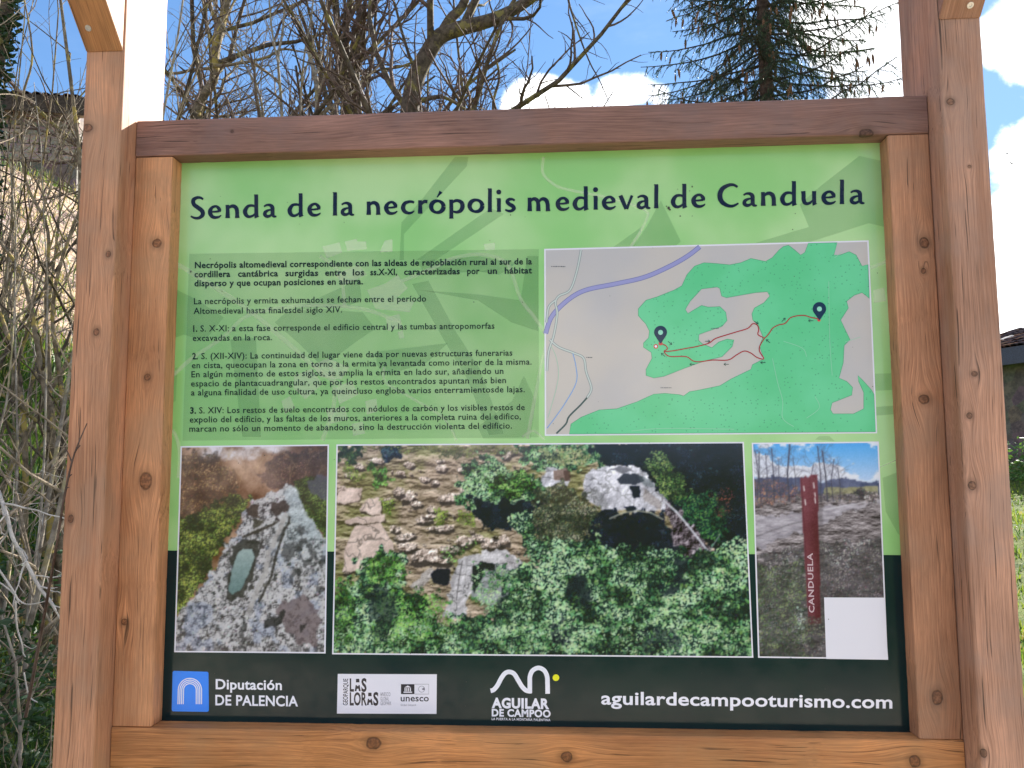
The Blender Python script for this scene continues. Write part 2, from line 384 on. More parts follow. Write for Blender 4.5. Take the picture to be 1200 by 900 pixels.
# map pattern of the background
dk = ink('print_dark_green', (66, 136, 76), alpha=.17); lt = ink('print_pale_green', (240, 250, 220), alpha=.40); lt2 = ink('print_paler_green', (240, 250, 220), alpha=.30)
mb = MB()
for pl in [[(533,184),(549,184),(547,195),(473.3,274.4),(473.3,304.7),(468,304.7),(470.6,260.7),(495,233)],
           [(575,244),(590.7,250.6),(508,306.5),(488,304.7)],
           [(774.4,235),(797.8,283),(790.5,289),(741,290),(757.5,266)], [(718,290),(753,265),(743,290)],
           [(961,218.5),(1007,182.7),(1048,192),(1046,268),(1018,261.6),(948,284),(881,286),(948,266),(937,239.6)],
           [(483,333),(502,329),(535,390),(562,432),(590,508),(573,510),(548,445),(520,398)],
           [(488,306),(560,300),(606,308),(585,322),(560,318),(500,322)],
           [(208,340),(232,352),(262,372),(240,400),(215,392),(205,396)],
           [(335,366),(375,362),(425,366),(440,385),(418,400),(378,430),(350,402),(322,378)],
           [(404,335),(420,318),(424,352),(404,360),(345,362)],
           [(440,412),(500,405),(525,402),(500,425),(452,440),(442,428)],
           [(270,398),(300,396),(306,512),(284,512)],
           [(492,340),(560,345),(610,352),(618,300),(631,300),(631,388),(600,378),(560,352)],
           [(1024,438),(1060,437),(1062,456),(1026,458)], [(1026,477),(1064,474),(1066,484),(1027,487)],
           [(1034,560),(1066,548),(1070,642),(1052,625),(1038,600)],
           [(186,440),(208,430),(206,470),(186,480)], [(955,515),(960,511),(972,511),(978,517)],
           [(560,500),(600,470),(614,440),(628,470),(622,514),(566,514)]]:
    mb = MB(); tri_poly(mb, pl, 2); mb.build('field_shape', dk, panel)
mb = MB()
for pl in [[(378,289),(398,284),(401,296),(383,303)], [(404,283),(418,280),(419,283),(429,283),(430,292),(407,294)], [(449,286),(451,282),(460,280.5),(460,295),(445,296)],
           [(567,286),(580,284.5),(580,292.5),(568.5,293.5)], [(345,440),(365,432),(378,450),(358,468),(344,455)], [(392,455),(412,446),(420,462),(398,474)],
           [(382,480),(404,476),(408,492),(386,497)], [(330,470),(340,464),(346,478),(334,485)], [(428,470),(441,467),(443,482),(430,486)],
           [(452,372),(468,368),(472,384),(455,388)], [(430,340),(452,332),(466,322),(478,338),(464,350),(486,352),(480,366),(440,362)], [(392,322),(420,310),(430,322),(404,334)],
           [(466,389),(472,387),(474,396),(468,397)], [(1023,340),(1036,337),(1038,353),(1024,355)],[(412,497),(425,494),(428,508),(414,511)],
           [(366,428),(384,420),(410,430),(400,445),(376,442)]]:
    mb = MB(); tri_poly(mb, pl, 3); mb.build('building_shape', lt, panel)
mb = MB()
for pts, w in [([(637,184),(636,202),(645,213),(660,221),(700,229),(735,238),(757,247),(758,256),(750,272),(738,291)], 3.4),
               ([(470,330),(510,313),(530,303),(560,298),(585,303),(598,315),(610,350),(625,370),(640,392)], 4.2),
               ([(186,300),(208,310),(225,320),(290,362),(335,400),(375,435),(400,452)], 5.5), ([(186,452),(205,438),(225,420),(262,395),(290,370),(335,360),(375,358),(425,362),(470,378)], 4.4),
               ([(640,405),(636,420),(628,460),(618,514)], 4), ([(450,430),(452,448),(480,465),(520,490),(535,516)], 3.2), ([(195,500),(206,510),(211,535),(209,560)], 4),
               ([(1020,314),(1048,303)], 4), ([(375,300),(398,320),(404,360)], 4), ([(388,430),(392,470),(378,516)], 5), ([(612,512),(625,505),(638,515)], 3),
               ([(1030,548),(1062,534)], 1.2)]:
    mb = MB(); ribbon(mb, smooth(pts, 6), 4, w); mb.build('road_shape', lt2, panel)
bx = ink('print_text_box', (108, 144, 92), alpha=.18)
quad_print('text_box', [(222,297.5),(631.5,292),(631.5,512.5),(214,516.5)], 5, bx)
dg = ink('print_night_green', (4, 34, 40), col2=(10, 40, 42), vs=5., var=.06, rough=.12, spec=.36)
def yat(x, a, b): return a+(b-a)*(x-200)/855.
quad_print('dark_band', [(px_of(x0, 1.5)[0]-3, 645.0), (1062, 650.5), cBR, cBL], 5, dg)

# ------------------------------------------------------------------ lettering
def font_mesh(s, off=0., res=3, sp=1.):
    c = bpy.data.curves.new('lettering', 'FONT'); c.body = s; c.size = 1; c.offset = off; c.resolution_u = res; c.space_character = sp
    o = bpy.data.objects.new('lettering', c)
    me = bpy.data.meshes.new_from_object(o)
    v = np.zeros(len(me.vertices)*3); me.vertices.foreach_get('co', v); v = v.reshape(-1, 3)
    f = [tuple(p.vertices) for p in me.polygons]
    bpy.data.objects.remove(o); bpy.data.curves.remove(c); bpy.data.meshes.remove(me)
    return v, f
_H = font_mesh('H')[0][:, 1].max()
def put_text(mb, s, xL, xR, yL, yR, cap, lay, bold=0., res=2, sp=1.04, rot90=False):
    """writes s between xL and xR (photo px on the panel), baseline yL..yR, capital height cap"""
    v, f = font_mesh(s, bold, res, sp)
    a, b = v[:, 0].min(), v[:, 0].max(); t_ = (v[:, 0]-a)/(b-a); sy = cap/_H
    out = []
    for k in range(len(v)):
        if rot90:   # reads upwards: xL..xR run along y, yL is the baseline x
            out.append(P3(yL+(yR-yL)*t_[k]-v[k, 1]*sy, xL+(xR-xL)*t_[k], lay))
        else: out.append(P3(xL+(xR-xL)*t_[k], yL+(yR-yL)*t_[k]-v[k, 1]*sy, lay))
    fs = []
    for q in f:
        A, B_, C_ = out[q[0]], out[q[1]], out[q[2]]
        s_ = (B_[0]-A[0])*(C_[2]-A[2])-(B_[2]-A[2])*(C_[0]-A[0])
        fs.append(q if s_ > 0 else q[::-1])
    mb.add(out, fs)

G = {
 'l': (.36, [[(.19,1.76,.22),(.19,1.6,.27),(.18,.9,.27),(.18,.2,.28),(.18,0,.33)], [(.02,1.73,.05),(.12,1.69,.12),(.22,1.62,.14)]]),
 'i': (.38, [[(.2,1.02,.22),(.2,.9,.28),(.2,.5,.27),(.2,.1,.28),(.2,0,.33)], [(.03,.98,.05),(.12,.95,.1),(.22,.9,.12)], ('dot', .19, 1.47, .185)]),
 'n': (1.1, [[(.17,1.0,.26),(.19,.5,.27),(.19,0,.33)], [(.24,.68,.1),(.4,.86,.2),(.62,.91,.25),(.82,.78,.29),(.9,.52,.28),(.91,.2,.28),(.92,0,.33)]]),
 'm': (1.76, [[(.17,1.0,.26),(.19,.5,.27),(.19,0,.33)], [(.24,.68,.1),(.38,.86,.2),(.57,.91,.25),(.76,.78,.28),(.83,.52,.27),(.84,0,.32)], [(.9,.68,.1),(1.04,.86,.2),(1.24,.91,.25),(1.44,.78,.29),(1.53,.52,.28),(1.55,.2,.28),(1.57,0,.33)]]),
 'u': (1.2, [[(.14,1.0,.3),(.17,.7,.28),(.17,.4,.28),(.26,.16,.26),(.46,.09,.21),(.68,.17,.17),(.86,.34,.1)], [(.97,1.0,.28),(.97,.5,.27),(.99,.12,.27),(1.03,0,.36)]]),
 'c': (1.02, [[(.96,.84,.16),(.82,.92,.18),(.6,.92,.2),(.3,.8,.26),(.17,.48,.31),(.29,.19,.27),(.58,.07,.2),(.82,.12,.15),(.99,.25,.07)]]),
 'e': (1.06, [[(.26,.5,.13),(.55,.51,.14),(.86,.55,.16)], [(.88,.5,.2),(.87,.7,.26),(.66,.91,.19),(.38,.86,.2),(.19,.62,.28),(.2,.35,.3),(.36,.13,.26),(.62,.07,.2),(.86,.13,.15),(1.02,.25,.07)]]),
 'a': (1.09, [[(.1,.8,.12),(.28,.91,.15),(.52,.92,.21),(.71,.78,.28),(.74,.5,.28),(.75,.22,.27),(.85,.07,.2),(1.04,.05,.1)], [(.7,.57,.1),(.42,.52,.16),(.2,.38,.24),(.17,.17,.26),(.36,.06,.22),(.58,.13,.17),(.74,.3,.1)]]),
 'd': (1.25, [[(.95,.84,.15),(.7,.92,.18),(.38,.85,.22),(.17,.5,.31),(.27,.18,.27),(.5,.07,.2),(.76,.15,.16),(.95,.33,.1)], [(1.02,1.76,.22),(1.02,1.6,.27),(1.02,.6,.27),(1.03,.15,.28),(1.07,0,.36)], [(.85,1.73,.05),(.95,1.69,.12),(1.05,1.62,.14)]]),
 'p': (1.2, [[(.17,1.0,.26),(.19,.4,.27),(.19,-.3,.28),(.19,-.42,.35)], [(.25,.72,.1),(.42,.88,.2),(.68,.92,.22),(.96,.76,.29),(1.02,.45,.31),(.88,.17,.27),(.62,.06,.2),(.38,.1,.15),(.22,.16,.1)]]),
 'r': (.77, [[(.17,1.0,.26),(.19,.5,.27),(.19,0,.33)], [(.25,.62,.1),(.36,.8,.19),(.52,.91,.23),(.73,.89,.25)]]),
 's': (.86, [[(.75,.82,.14),(.58,.92,.17),(.34,.91,.22),(.2,.74,.25),(.34,.57,.26),(.58,.43,.28),(.7,.25,.26),(.54,.08,.22),(.3,.05,.18),(.05,.15,.12)]]),
 'v': (1.12, [[(.13,1.0,.28),(.35,.5,.28),(.55,.0,.22)], [(1.0,1.0,.19),(.8,.5,.18),(.6,.0,.2)]]),
 'S': (1.16, [[(1.0,1.48,.14),(.82,1.6,.17),(.52,1.61,.22),(.25,1.42,.29),(.3,1.1,.29),(.6,.86,.31),(.92,.6,.31),(.96,.3,.29),(.7,.08,.22),(.38,.06,.18),(.05,.2,.13)]]),
 'C': (1.6, [[(1.5,1.44,.15),(1.2,1.6,.19),(.82,1.57,.24),(.36,1.3,.31),(.18,.84,.34),(.32,.38,.32),(.74,.1,.24),(1.15,.06,.19),(1.57,.26,.12)]]),
}
o_ = [(.62+.47*math.cos(a), .5+.435*math.sin(a), .19+.13*abs(math.cos(a+.25))**1.4) for a in np.linspace(0, 2*math.pi, 25)]
G['o'] = (1.25, [o_]); G['ó'] = (1.25, [o_, [(.6,1.2,.07),(.78,1.45,.16),(.9,1.62,.28)]])
ink_t = ink('print_navy', (6, 20, 46), var=.05, rough=.2, spec=.3)

TX = [('S',222.9,240.7),('e',243.6,260.1),('n',264,281),('d',284.7,304),('a',308,325),('d',337,356),('e',360,376.5),('l',389.8,395.6),('a',399,416),
      ('n',429.3,446.2),('e',449.9,466.4),('c',469.7,486.2),('r',489.5,501.6),('ó',503,522.3),('p',526,544.8),('o',548,567.8),('l',571.2,577),('i',581.3,587.8),('s',591.2,605),
      ('m',617.8,645.3),('e',650.8,667.7),('d',671,690),('i',694.8,701),('e',705,722),('v',725,742.5),('a',745.6,763),('l',766,772),('d',786,805.5),('e',809.8,827),
      ('C',840.7,865.8),('a',869.5,887.8),('n',891,910),('d',913.9,934),('u',939,957.5),('e',962,979.9),('l',983.5,989.6),('a',995,1013.8)]
for ch, a, b in TX:
    w, strokes = G[ch]; base = 256.6+(a-223)*(238.6-256.6)/790.; xh = 15.4+.9*(a-223)/790.
    k = (b-a)/w; tm = MB()
    for si, st in enumerate(strokes):
        if isinstance(st, tuple) and st[0] == 'dot': disc(tm, a+st[1]*k, base-st[2]*xh, st[3]*xh, 8+si*.3, 16); continue
        pts = [(a+x*k, base-y*xh, wd*xh*1.06) for x, y, wd in st]
        ribbon(tm, smooth(pts, 5) if len(pts) < 20 else np.array(pts), 8+si*.6)
    tm.build('title_letter', ink_t, panel)

bt = ink('print_body_text', (16, 36, 26), var=.05, rough=.2, spec=.3)
LINES = [("Necrópolis altomedieval correspondiente con las aldeas de repoblación rural al sur de la", 228.5, 623.5, 314.3, 309.8, 1),
 ("disperso y que ocupan posiciones en altura.", 228, 425.5, 335.6, 333.2, 1),
 ("La necrópolis y ermita exhumados se fechan entre el período", 227.5, 499.5, 356.6, 353.4, 0), ("Altomedieval hasta finalesdel siglo XIV.", 227, 401, 368, 366.2, 0),
 ("1.", 226.5, 231.5, 388.8, 388.7, 2), ("S. X-XI: a esta fase corresponde el edificio central y las tumbas antropomorfas", 235, 579.5, 388.6, 385.2, 0), ("excavadas en la roca.", 226, 319, 399.7, 398.7, 0),
 ("2.", 225.5, 232, 421, 421, 2), ("S. (XII-XIV): La continuidad del lugar viene dada por nuevas estructuras funerarias", 236, 600.5, 420.9, 416.8, 0),
 ("en cista, queocupan la zona en torno a la ermita ya levantada como interior de la misma.", 225, 623, 431.6, 427.3, 0),
 ("En algún momento de estos siglos, se amplia la ermita en lado sur, añadiendo un", 224.5, 590, 442.2, 438.2, 0),
 ("espacio de plantacuadrangular, que por los restos encontrados apuntan más bien", 224, 593, 453, 449, 0),
 ("a alguna finalidad de uso cultura, ya queincluso engloba varios enterramientosde lajas.", 224, 615, 463.5, 459.6, 0),
 ("3.", 223, 230, 484.6, 484.6, 2), ("S. XIV: Los restos de suelo encontrados con nódulos de carbón y los visibles restos de", 233.5, 615, 484.5, 480.6, 0),
 ("expolio del edificio, y las faltas de los muros, anteriores a la completa ruina del edifico,", 222.5, 610.5, 495.2, 491.3, 0),
 ("marcan no sólo un momento de abandono, sino la destrucción violenta del edificio.", 222, 600, 506, 502.2, 0)]
for w_, a, b in [("cordillera",228,270),("cantábrica",279,326),("surgidas",334.5,373),("entre",381,405.5),("los",413.5,427),("ss.X-XI,",434,465.5),("caracterizadas",473.5,539),("por",547.5,562),("un",571.5,582.5),("hábitat",591.5,623.5)]:
    LINES.append((w_, a, b, 325.-(a-228)*4.6/395, 325.-(b-228)*4.6/395, 1))
for s_, a, b, ya, yb, bd in LINES:
    bm_ = MB(); put_text(bm_, s_, a, b, ya, yb, 7.1, 8, (.010, .026, .035)[bd], 2, 1.05); bm_.build('text_line', bt, panel)

# ------------------------------------------------------------------ printed map
def bord(name, pts, grow, mat, lay):
    c = np.mean(pts, 0); 
    q = [(x+math.copysign(grow, x-c[0]), y+math.copysign(grow, y-c[1])) for x, y in pts]
    return quad_print(name, q, lay, mat)
white = ink('print_white', (226, 224, 236), var=.02)
MP = [(639.5, 293.5), (1016, 283.5), (1026, 506), (640.2, 509)]
bord('map_border', MP, 1.8, white, 6)
beige = ink('print_beige', (196, 188, 182), col2=(186, 182, 184), vs=4, var=.02)
mp = quad_print('map', MP, 7, beige)
m, t, p = new_mat('print_map_green')
co = t.coord(); vo = t.voro(t.vmath('MULTIPLY', co, (1., 0., 1.)), 120., rnd=.7); dots = t.ramp(vo.outputs['Distance'], .12, .2, 1., 0.)
c = t.mix(t.ramp(t.noise(co, 6., 3.), .35, .65), tuple(lin((92, 196, 134))), tuple(lin((106, 206, 150))))
c = t.mix(t.math('MULTIPLY', dots, .55), c, tuple(lin((40, 100, 85)))); t.put(p.inputs['Base Color'], c); p.inputs['Roughness'].default_value = .17
mgreen = m
big = [(840,309),(825,308),(814,312),(805,322),(799,335),(790,340),(770,348),(757,352),(748,362),(748,370),(757,380),(761,388),(760,396),(754,402),(754,407),(763,413),(764,420),(757,433),(757,440),(766,443),(778,441),(801,432),
 (817,426),(830,422),(846,418),(858,406),(860,398.5),(852,397.5),(842,401),(834,407.5),(823,403),(818.5,399),(819,392),(830,388),(846,382.5),(851.8,375.7),(850.4,366),(843.6,359.4),(830,360),(822,358),(814,362.7),(806,367.5),(803,362.7),
 (808.7,353),(822,338.7),(840,336.5),(843.5,338),(845.5,347),(851,349),(865,346.5),(885,343),(899,342),(902,347),(895,355),(884,361),(881,368),(882,375),(888.5,381),(894,394.8),(890,405.6),(895,420.6),(881.7,427.4),(879.8,433),(857,444),(843.6,452),
 (820,457),(808,459),(801,464),(796,462.5),(779,461),(766,462),(747,470.7),(723,479),(702,480.5),(681,489),(669,497),(667,508.6),(1026,506),(1024,462),(1021,457),(1012,447),(1005,440),(1006,447),(1012,460),(1012,479),(1000,485),(976,485),(973,480),(975,472),(998,463),(999,454),(992,447),
 (983,443),(988,425),(989,405),(996,398),(990,386),(985,375),(994,361),(992,353),(1001,346),(1010,343),(1018.6,350),(1017,310),(1010,312),(1003,299),(995,295),(984,299),(977,299),(981,284.5),(947,285.3),(943,296),(938,299),(931,293),(923.9,287.5),(918,289),(913,293),(905,302),(897,306.5),(880,303),(868,308),(855,310.5)]
mb = MB(); tri_poly(mb, big, 8); mb.build('woodland', mgreen, mp)
mb = MB(); e = np.array(big+[big[0]]); ribbon(mb, e, 8.6, .7); mb.build('woodland_edge', ink('print_edge_green', (86, 158, 118)), mp)
lil = ink('print_lilac', (150, 150, 200)); lile = ink('print_lilac_edge', (112, 112, 168)); gry = ink('print_road_grey', (140, 150, 152)); pale = ink('print_road_pale', (196, 204, 200)); dkg = ink('print_rail', (70, 88, 84))
rd = [(639.5,391),(645,374),(655,361),(672,347),(690,339),(720,333),(755,325),(785,312),(806,300),(820,289.2)]
mb = MB(); ribbon(mb, smooth(rd, 6), 8, 5.6); mb.build('road_edge', lile, mp)
mb = MB(); ribbon(mb, smooth(rd, 6), 9, 4.2); mb.build('motorway', lil, mp)
mg_, mp_ = MB(), MB()
for r_ in ([(681,293),(676,318),(668,340),(655,347),(651,355),(653,368),(649,393),(643,412),(641,435)], [(644,398),(655,407),(673,414),(684,420),(687,436),(693,455),(688,466)], [(651,352),(643,360),(640.5,378)]):
    ribbon(mg_, smooth(r_, 5), 9.6, 3.0); ribbon(mp_, smooth(r_, 5), 10.2, 1.5)
mg_.build('lane_edge', gry, mp); mp_.build('lane', pale, mp)
mb = MB(); ribbon(mb, smooth([(688,466),(680,475),(667,488),(663,497),(652,508)], 5), 9.6, 2.0); mb.build('railway', dkg, mp)
mb = MB(); ribbon(mb, smooth([(671,413),(675,430),(675,449),(660,476),(641,502)], 5), 9.6, 1.1); mb.build('stream', ink('print_stream', (120, 160, 215)), mp)
mb = MB()
for r_ in ([(645,404),(652,420),(654,445),(642,490)], [(905,420),(911,448),(917,470),(917,490),(930,500)], [(918,400),(940,408),(945,418)], [(955,465),(960,478),(945,490)], [(971,330),(972,395),(975,440)], [(740,505),(780,502),(860,503)], [(978,302),(986,296)], [(1008,395),(990,401)]): ribbon(mb, smooth(r_, 5), 9.9, .55)
tag(mb.build('contour', ink('print_contour', (150, 200, 172)), mp), kind='stuff')
red = ink('print_route_red', (165, 40, 40)); mb = MB()
for r_ in ([(775,403),(780,405),(782,409),(778,412),(790,411),(806,408),(815,406.5),(830,402.5),(838,397),(850,393),(863,389),(876,385),(882,379.5),(887,381),(889,386),(888,392),(893,395),(896,396),(901,391),(905,385),(912,381),(920,379),(927,372),(941,369.7),(950,372),(960,374)],
           [(778,412),(781,416),(787,418),(804,418),(812,423),(820,424),(835,422),(853,422),(863,416),(872,411.5),(880,414),(887,419),(895,420.6),(890,412),(890.5,405),(896,396)]): ribbon(mb, smooth(r_, 4), 11, 1.25)
mb.build('route', red, mp)
mb = MB(); disc(mb, 774, 402.5, 2.4, 11.6); disc(mb, 959.5, 375, 2.0, 11.6); disc(mb, 768.5, 406, 2.7, 11.6); mb.build('route_marker', ink('print_marker', (205, 70, 65)), mp)
mb = MB(); disc(mb, 768.5, 406, 1.5, 12.); mb.build('marker_centre', white, mp)
navy = ink('print_pin', (18, 40, 66))
for (hx, hy, r_, tx, ty) in ((774, 389.5, 7.6, 774, 402.5), (960, 362, 7.9, 960, 375)):
    mb = MB(); pts = [(hx+r_*math.cos(a), hy-r_*math.sin(a)) for a in np.linspace(math.radians(-28), math.radians(208), 22)]; tri_poly(mb, pts+[(tx-.6, ty), (tx+.6, ty)], 12.4)
    pin = mb.build('map_pin', navy, mp)
    mb = MB(); disc(mb, hx, hy+.2, 2.9, 13.); mb.build('pin_hole', ink('print_hole', (150, 215, 190)), mp)
mb = MB()
for (ax, ay, an) in ((785,402,-40),(829,400,0),(777,416,140),(811,427,180),(851,427,180),(894,425,180),(900,400,140),(918,375,45),(950,376,180),(886,378,-30)):
    a = math.radians(an); dx, dy = math.cos(a), -math.sin(a); 
    ribbon(mb, [(ax-3*dx, ay-3*dy), (ax+3*dx, ay+3*dy)], 13.4, .7)
    for s_ in (1, -1):
        bx_, by_ = -dx*2.4-s_*dy*1.6, -dy*2.4+s_*dx*1.6; ribbon(mb, [(ax+3*dx, ay+3*dy), (ax+3*dx+bx_, ay+3*dy+by_)], 13.8+s_*.2, .6)
mb.build('route_arrow', ink('print_arrow', (40, 70, 60)), mp)
mb = MB(); rg = random.Random(3)
for (ax, ay, n_) in ((646,312.5,9),(687,419,4),(774,454.5,7),(833,385,5)):
    for k in range(n_): ribbon(mb, [(ax+k*1.9, ay), (ax+k*1.9+1.3, ay)], 13.4, rg.choice((.8, 1.1)))
mb.build('place_dashes', ink('print_dashes', (90, 95, 100)), mp)

# ------------------------------------------------------------------ printed photographs: painted into a fine mesh's colours
def vnoise(h, w, cy, cx, rng):
    g = rng.random((int(h/cy)+3, int(w/cx)+3)); y = np.arange(h)/cy; x = np.arange(w)/cx; yi, xi = y.astype(int), x.astype(int); fy, fx = y-yi, x-xi
    fy = (fy*fy*(3-2*fy))[:, None]; fx = (fx*fx*(3-2*fx))[None]
    return g[yi][:, xi]*(1-fy)*(1-fx)+g[yi][:, xi+1]*(1-fy)*fx+g[yi+1][:, xi]*fy*(1-fx)+g[yi+1][:, xi+1]*fy*fx
def fbm(h, w, cell, rng, oc=4, ay=1., gain=.55):
    s = np.zeros((h, w)); a = 1.; t_ = 0
    for _ in range(oc): s += a*vnoise(h, w, max(cell*ay, 1.01), max(cell, 1.01), rng); t_ += a; a *= gain; cell /= 2
    s /= t_; return np.clip((s-.5)*1.7+.5, 0, 1)
def sm(x, a, b): t_ = np.clip((x-a)/(b-a), 0, 1); return t_*t_*(3-2*t_)
def blur(a, n=1):
    for _ in range(n):
        p = np.pad(a, [(1, 1), (1, 1)]+[(0, 0)]*(a.ndim-2), mode='edge'); a = (p[:-2, 1:-1]+p[2:, 1:-1]+p[1:-1, :-2]+p[1:-1, 2:]+4*p[1:-1, 1:-1])/8
    return a
def pmask(h, w, pts, rough=0., rng=None, soft=1, cell=9):
    yy, xx = np.mgrid[0:h, 0:w].astype(float); xx += .5; yy += .5
    if rough: xx += (fbm(h, w, cell, rng, 3)-.5)*rough*2; yy += (fbm(h, w, cell, rng, 3)-.5)*rough*2
    m_ = np.zeros((h, w), bool)
    for i in range(len(pts)):
        (x1, y1), (x2, y2) = pts[i-1], pts[i]
        if y1 != y2: m_ ^= ((y1 > yy) != (y2 > yy)) & (xx < (x2-x1)*(yy-y1)/(y2-y1)+x1)
    return blur(m_.astype(float), soft)
def over(img, mask, col):
    col = np.array(col, float); col = col[None, None] if col.ndim == 1 else col
    img += (col-img)*np.clip(mask, 0, 1)[..., None]
def dabs(img, n, where, cols, rng, lo=1., hi=2.5, ar=2.2, jit=10, op=.9, light=None):
    """small brush marks; with light given, cols = (dark, mid, bright) picked by the light field, dark ones laid first"""
    h, w = img.shape[:2]; ys, xs = np.nonzero(where > .5)
    if not len(ys): return
    k = rng.integers(0, len(ys), n); cols = np.array(cols, float)
    if light is not None:
        t_ = np.clip(light[ys[k], xs[k]]+rng.normal(0, .16, n), 0, 1); o = np.argsort(t_+rng.normal(0, .12, n)); k, t_ = k[o], t_[o]
    for q, j in enumerate(k):
        cy, cx = ys[j]+rng.random(), xs[j]+rng.random(); r = lo+(hi-lo)*rng.random()**1.5; a = rng.random()*math.pi; R = int(r)+2
        y0, y1, xa, xb = max(0, int(cy)-R), min(h, int(cy)+R+1), max(0, int(cx)-R), min(w, int(cx)+R+1)
        if y1 <= y0 or xb <= xa: continue
        Y, X = np.mgrid[y0:y1, xa:xb]; dx, dy = X+.5-cx, Y+.5-cy; u_ = (dx*math.cos(a)+dy*math.sin(a))/r; v_ = (-dx*math.sin(a)+dy*math.cos(a))*ar/r
        m_ = np.clip(1.6-1.6*(u_*u_+v_*v_), 0, 1)*op
        if light is None: c = cols[rng.integers(0, len(cols))]+rng.normal(0, jit)
        else:
            t = t_[q]*2; c = (cols[0]*(1-t)+cols[1]*t if t < 1 else cols[1]*(2-t)+cols[2]*(t-1))+rng.normal(0, jit, 3)*np.array([1, .7, .9])
        img[y0:y1, xa:xb] += (c-img[y0:y1, xa:xb])*m_[..., None]
def line(img, pts, wd, col, op=1.):
    h, w = img.shape[:2]
    for (x1, y1), (x2, y2) in zip(pts[:-1], pts[1:]):
        xa, xb, ya, yb = max(int(min(x1, x2)-wd-1), 0), min(int(max(x1, x2)+wd+2), w), max(int(min(y1, y2)-wd-1), 0), min(int(max(y1, y2)+wd+2), h)
        if xb <= xa or yb <= ya: continue
        Y, X = np.mgrid[ya:yb, xa:xb]+.5; dx, dy = x2-x1, y2-y1; L2 = dx*dx+dy*dy+1e-9
        t_ = np.clip(((X-x1)*dx+(Y-y1)*dy)/L2, 0, 1); m_ = np.clip(wd/2+.5-np.hypot(X-x1-t_*dx, Y-y1-t_*dy), 0, 1)*op*min(wd, 1)
        img[ya:yb, xa:xb] += (np.array(col)-img[ya:yb, xa:xb])*m_[..., None]
def twig(img, x, y, a, L, wd, col, rng, dep=0, op=.85):
    pts = [(x, y)]
    for _ in range(4): a += rng.normal(0, .12); x += math.cos(a)*L/4; y -= math.sin(a)*L/4; pts.append((x, y))
    line(img, pts, wd, col, op)
    if dep < 3:
        for k in range(3):
            q = pts[rng.integers(1, 5)]; twig(img, q[0], q[1], a+rng.choice([-1, 1])*(.3+.5*rng.random()), L*.6, max(wd*.6, .35), col, rng, dep+1, op*.85)
def stonework(h, w, rng, base, cell=10, con=80., crack=.5, fine=30.):
    """mottled rock with cracks and a lit relief"""
    f = fbm(h, w, cell, rng, 5); e = f-np.roll(np.roll(f, 1, 0), 1, 1); g_ = fbm(h, w, cell*1.3, rng, 4); rid = 1-np.abs(2*g_-1)
    c = np.array(base, float)[None, None]+((f-.5)*con+e*con*3.2+(rng.random((h, w))-.5)*fine)[..., None]
    return c*(1-crack*sm(rid, .88, .98))[..., None]
def foliage(img, pts, n, cols, rng, cell=16, lo=.9, hi=2.4, rough=8, cover=.95, bias=0., amp=1.15, jit=9, under=None):
    h, w = img.shape[:2]; mk = pmask(h, w, pts, rough, rng, 1, 7)
    L = fbm(h, w, cell, rng, 3); L = L+.7*(np.roll(L, 3, 1)-np.roll(L, -3, 0)); L = np.clip((L-.5)*amp+.5+bias+(fbm(h, w, cell*.4, rng, 2)-.5)*.35, 0, 1)
    d = np.array(cols[0], float) if under is None else np.array(under, float)
    over(img, mk*cover, d*(.75+.5*L)[..., None]); dabs(img, n, mk, cols, rng, lo, hi, 2.0, jit, .88, L)
def cast(img, pts, op, col, rng, rough=2., soft=1): over(img, pmask(img.shape[0], img.shape[1], pts, rough, rng, soft)*op, col)
def print_photo(name, corners, img, lay):
    h, w = img.shape[:2]; (ax, ay), (bx_, by_), (cx, cy), (dx, dy) = corners
    nu, nv = w, h
    A = [np.array(P3(*q, lay)) for q in corners]
    U_, V_ = np.meshgrid(np.linspace(0, 1, nu+1), np.linspace(0, 1, nv+1))
    U_ = U_.ravel()[:, None]; V_ = V_.ravel()[:, None]
    co_ = A[0]*(1-U_)*(1-V_)+A[1]*U_*(1-V_)+A[2]*U_*V_+A[3]*(1-U_)*V_
    me = bpy.data.meshes.new(name); nf = nu*nv; me.vertices.add(len(co_)); me.vertices.foreach_set('co', co_.ravel())
    i = (np.arange(nv)[:, None]*(nu+1)+np.arange(nu)[None]).ravel()
    q = np.stack([i+nu+1, i+nu+2, i+1, i], 1).ravel().astype(np.int32)
    me.loops.add(nf*4); me.loops.foreach_set('vertex_index', q); me.polygons.add(nf); me.polygons.foreach_set('loop_start', np.arange(nf)*4)
    me.update(calc_edges=True); me.validate()
    c = np.clip(img/255., 0, 1); c = np.where(c <= .04045, c/12.92, ((c+.055)/1.055)**2.4)
    at_ = me.color_attributes.new('print', 'FLOAT_COLOR', 'POINT')
    e_ = np.concatenate([c, c[-1:]], 0); e_ = np.concatenate([e_, e_[:, -1:]], 1)
    e_ = np.concatenate([e_, np.ones(e_.shape[:2]+(1,))], 2); at_.data.foreach_set('color', e_.astype(np.float32).ravel())
    m_, t, p = new_mat(name+'_ink'); vc = t.add('ShaderNodeVertexColor'); vc.layer_name = 'print'; t.l.new(vc.outputs[0], p.inputs['Base Color']); p.inputs['Roughness'].default_value = .10
    me.materials.append(m_); return link(name, me, panel)

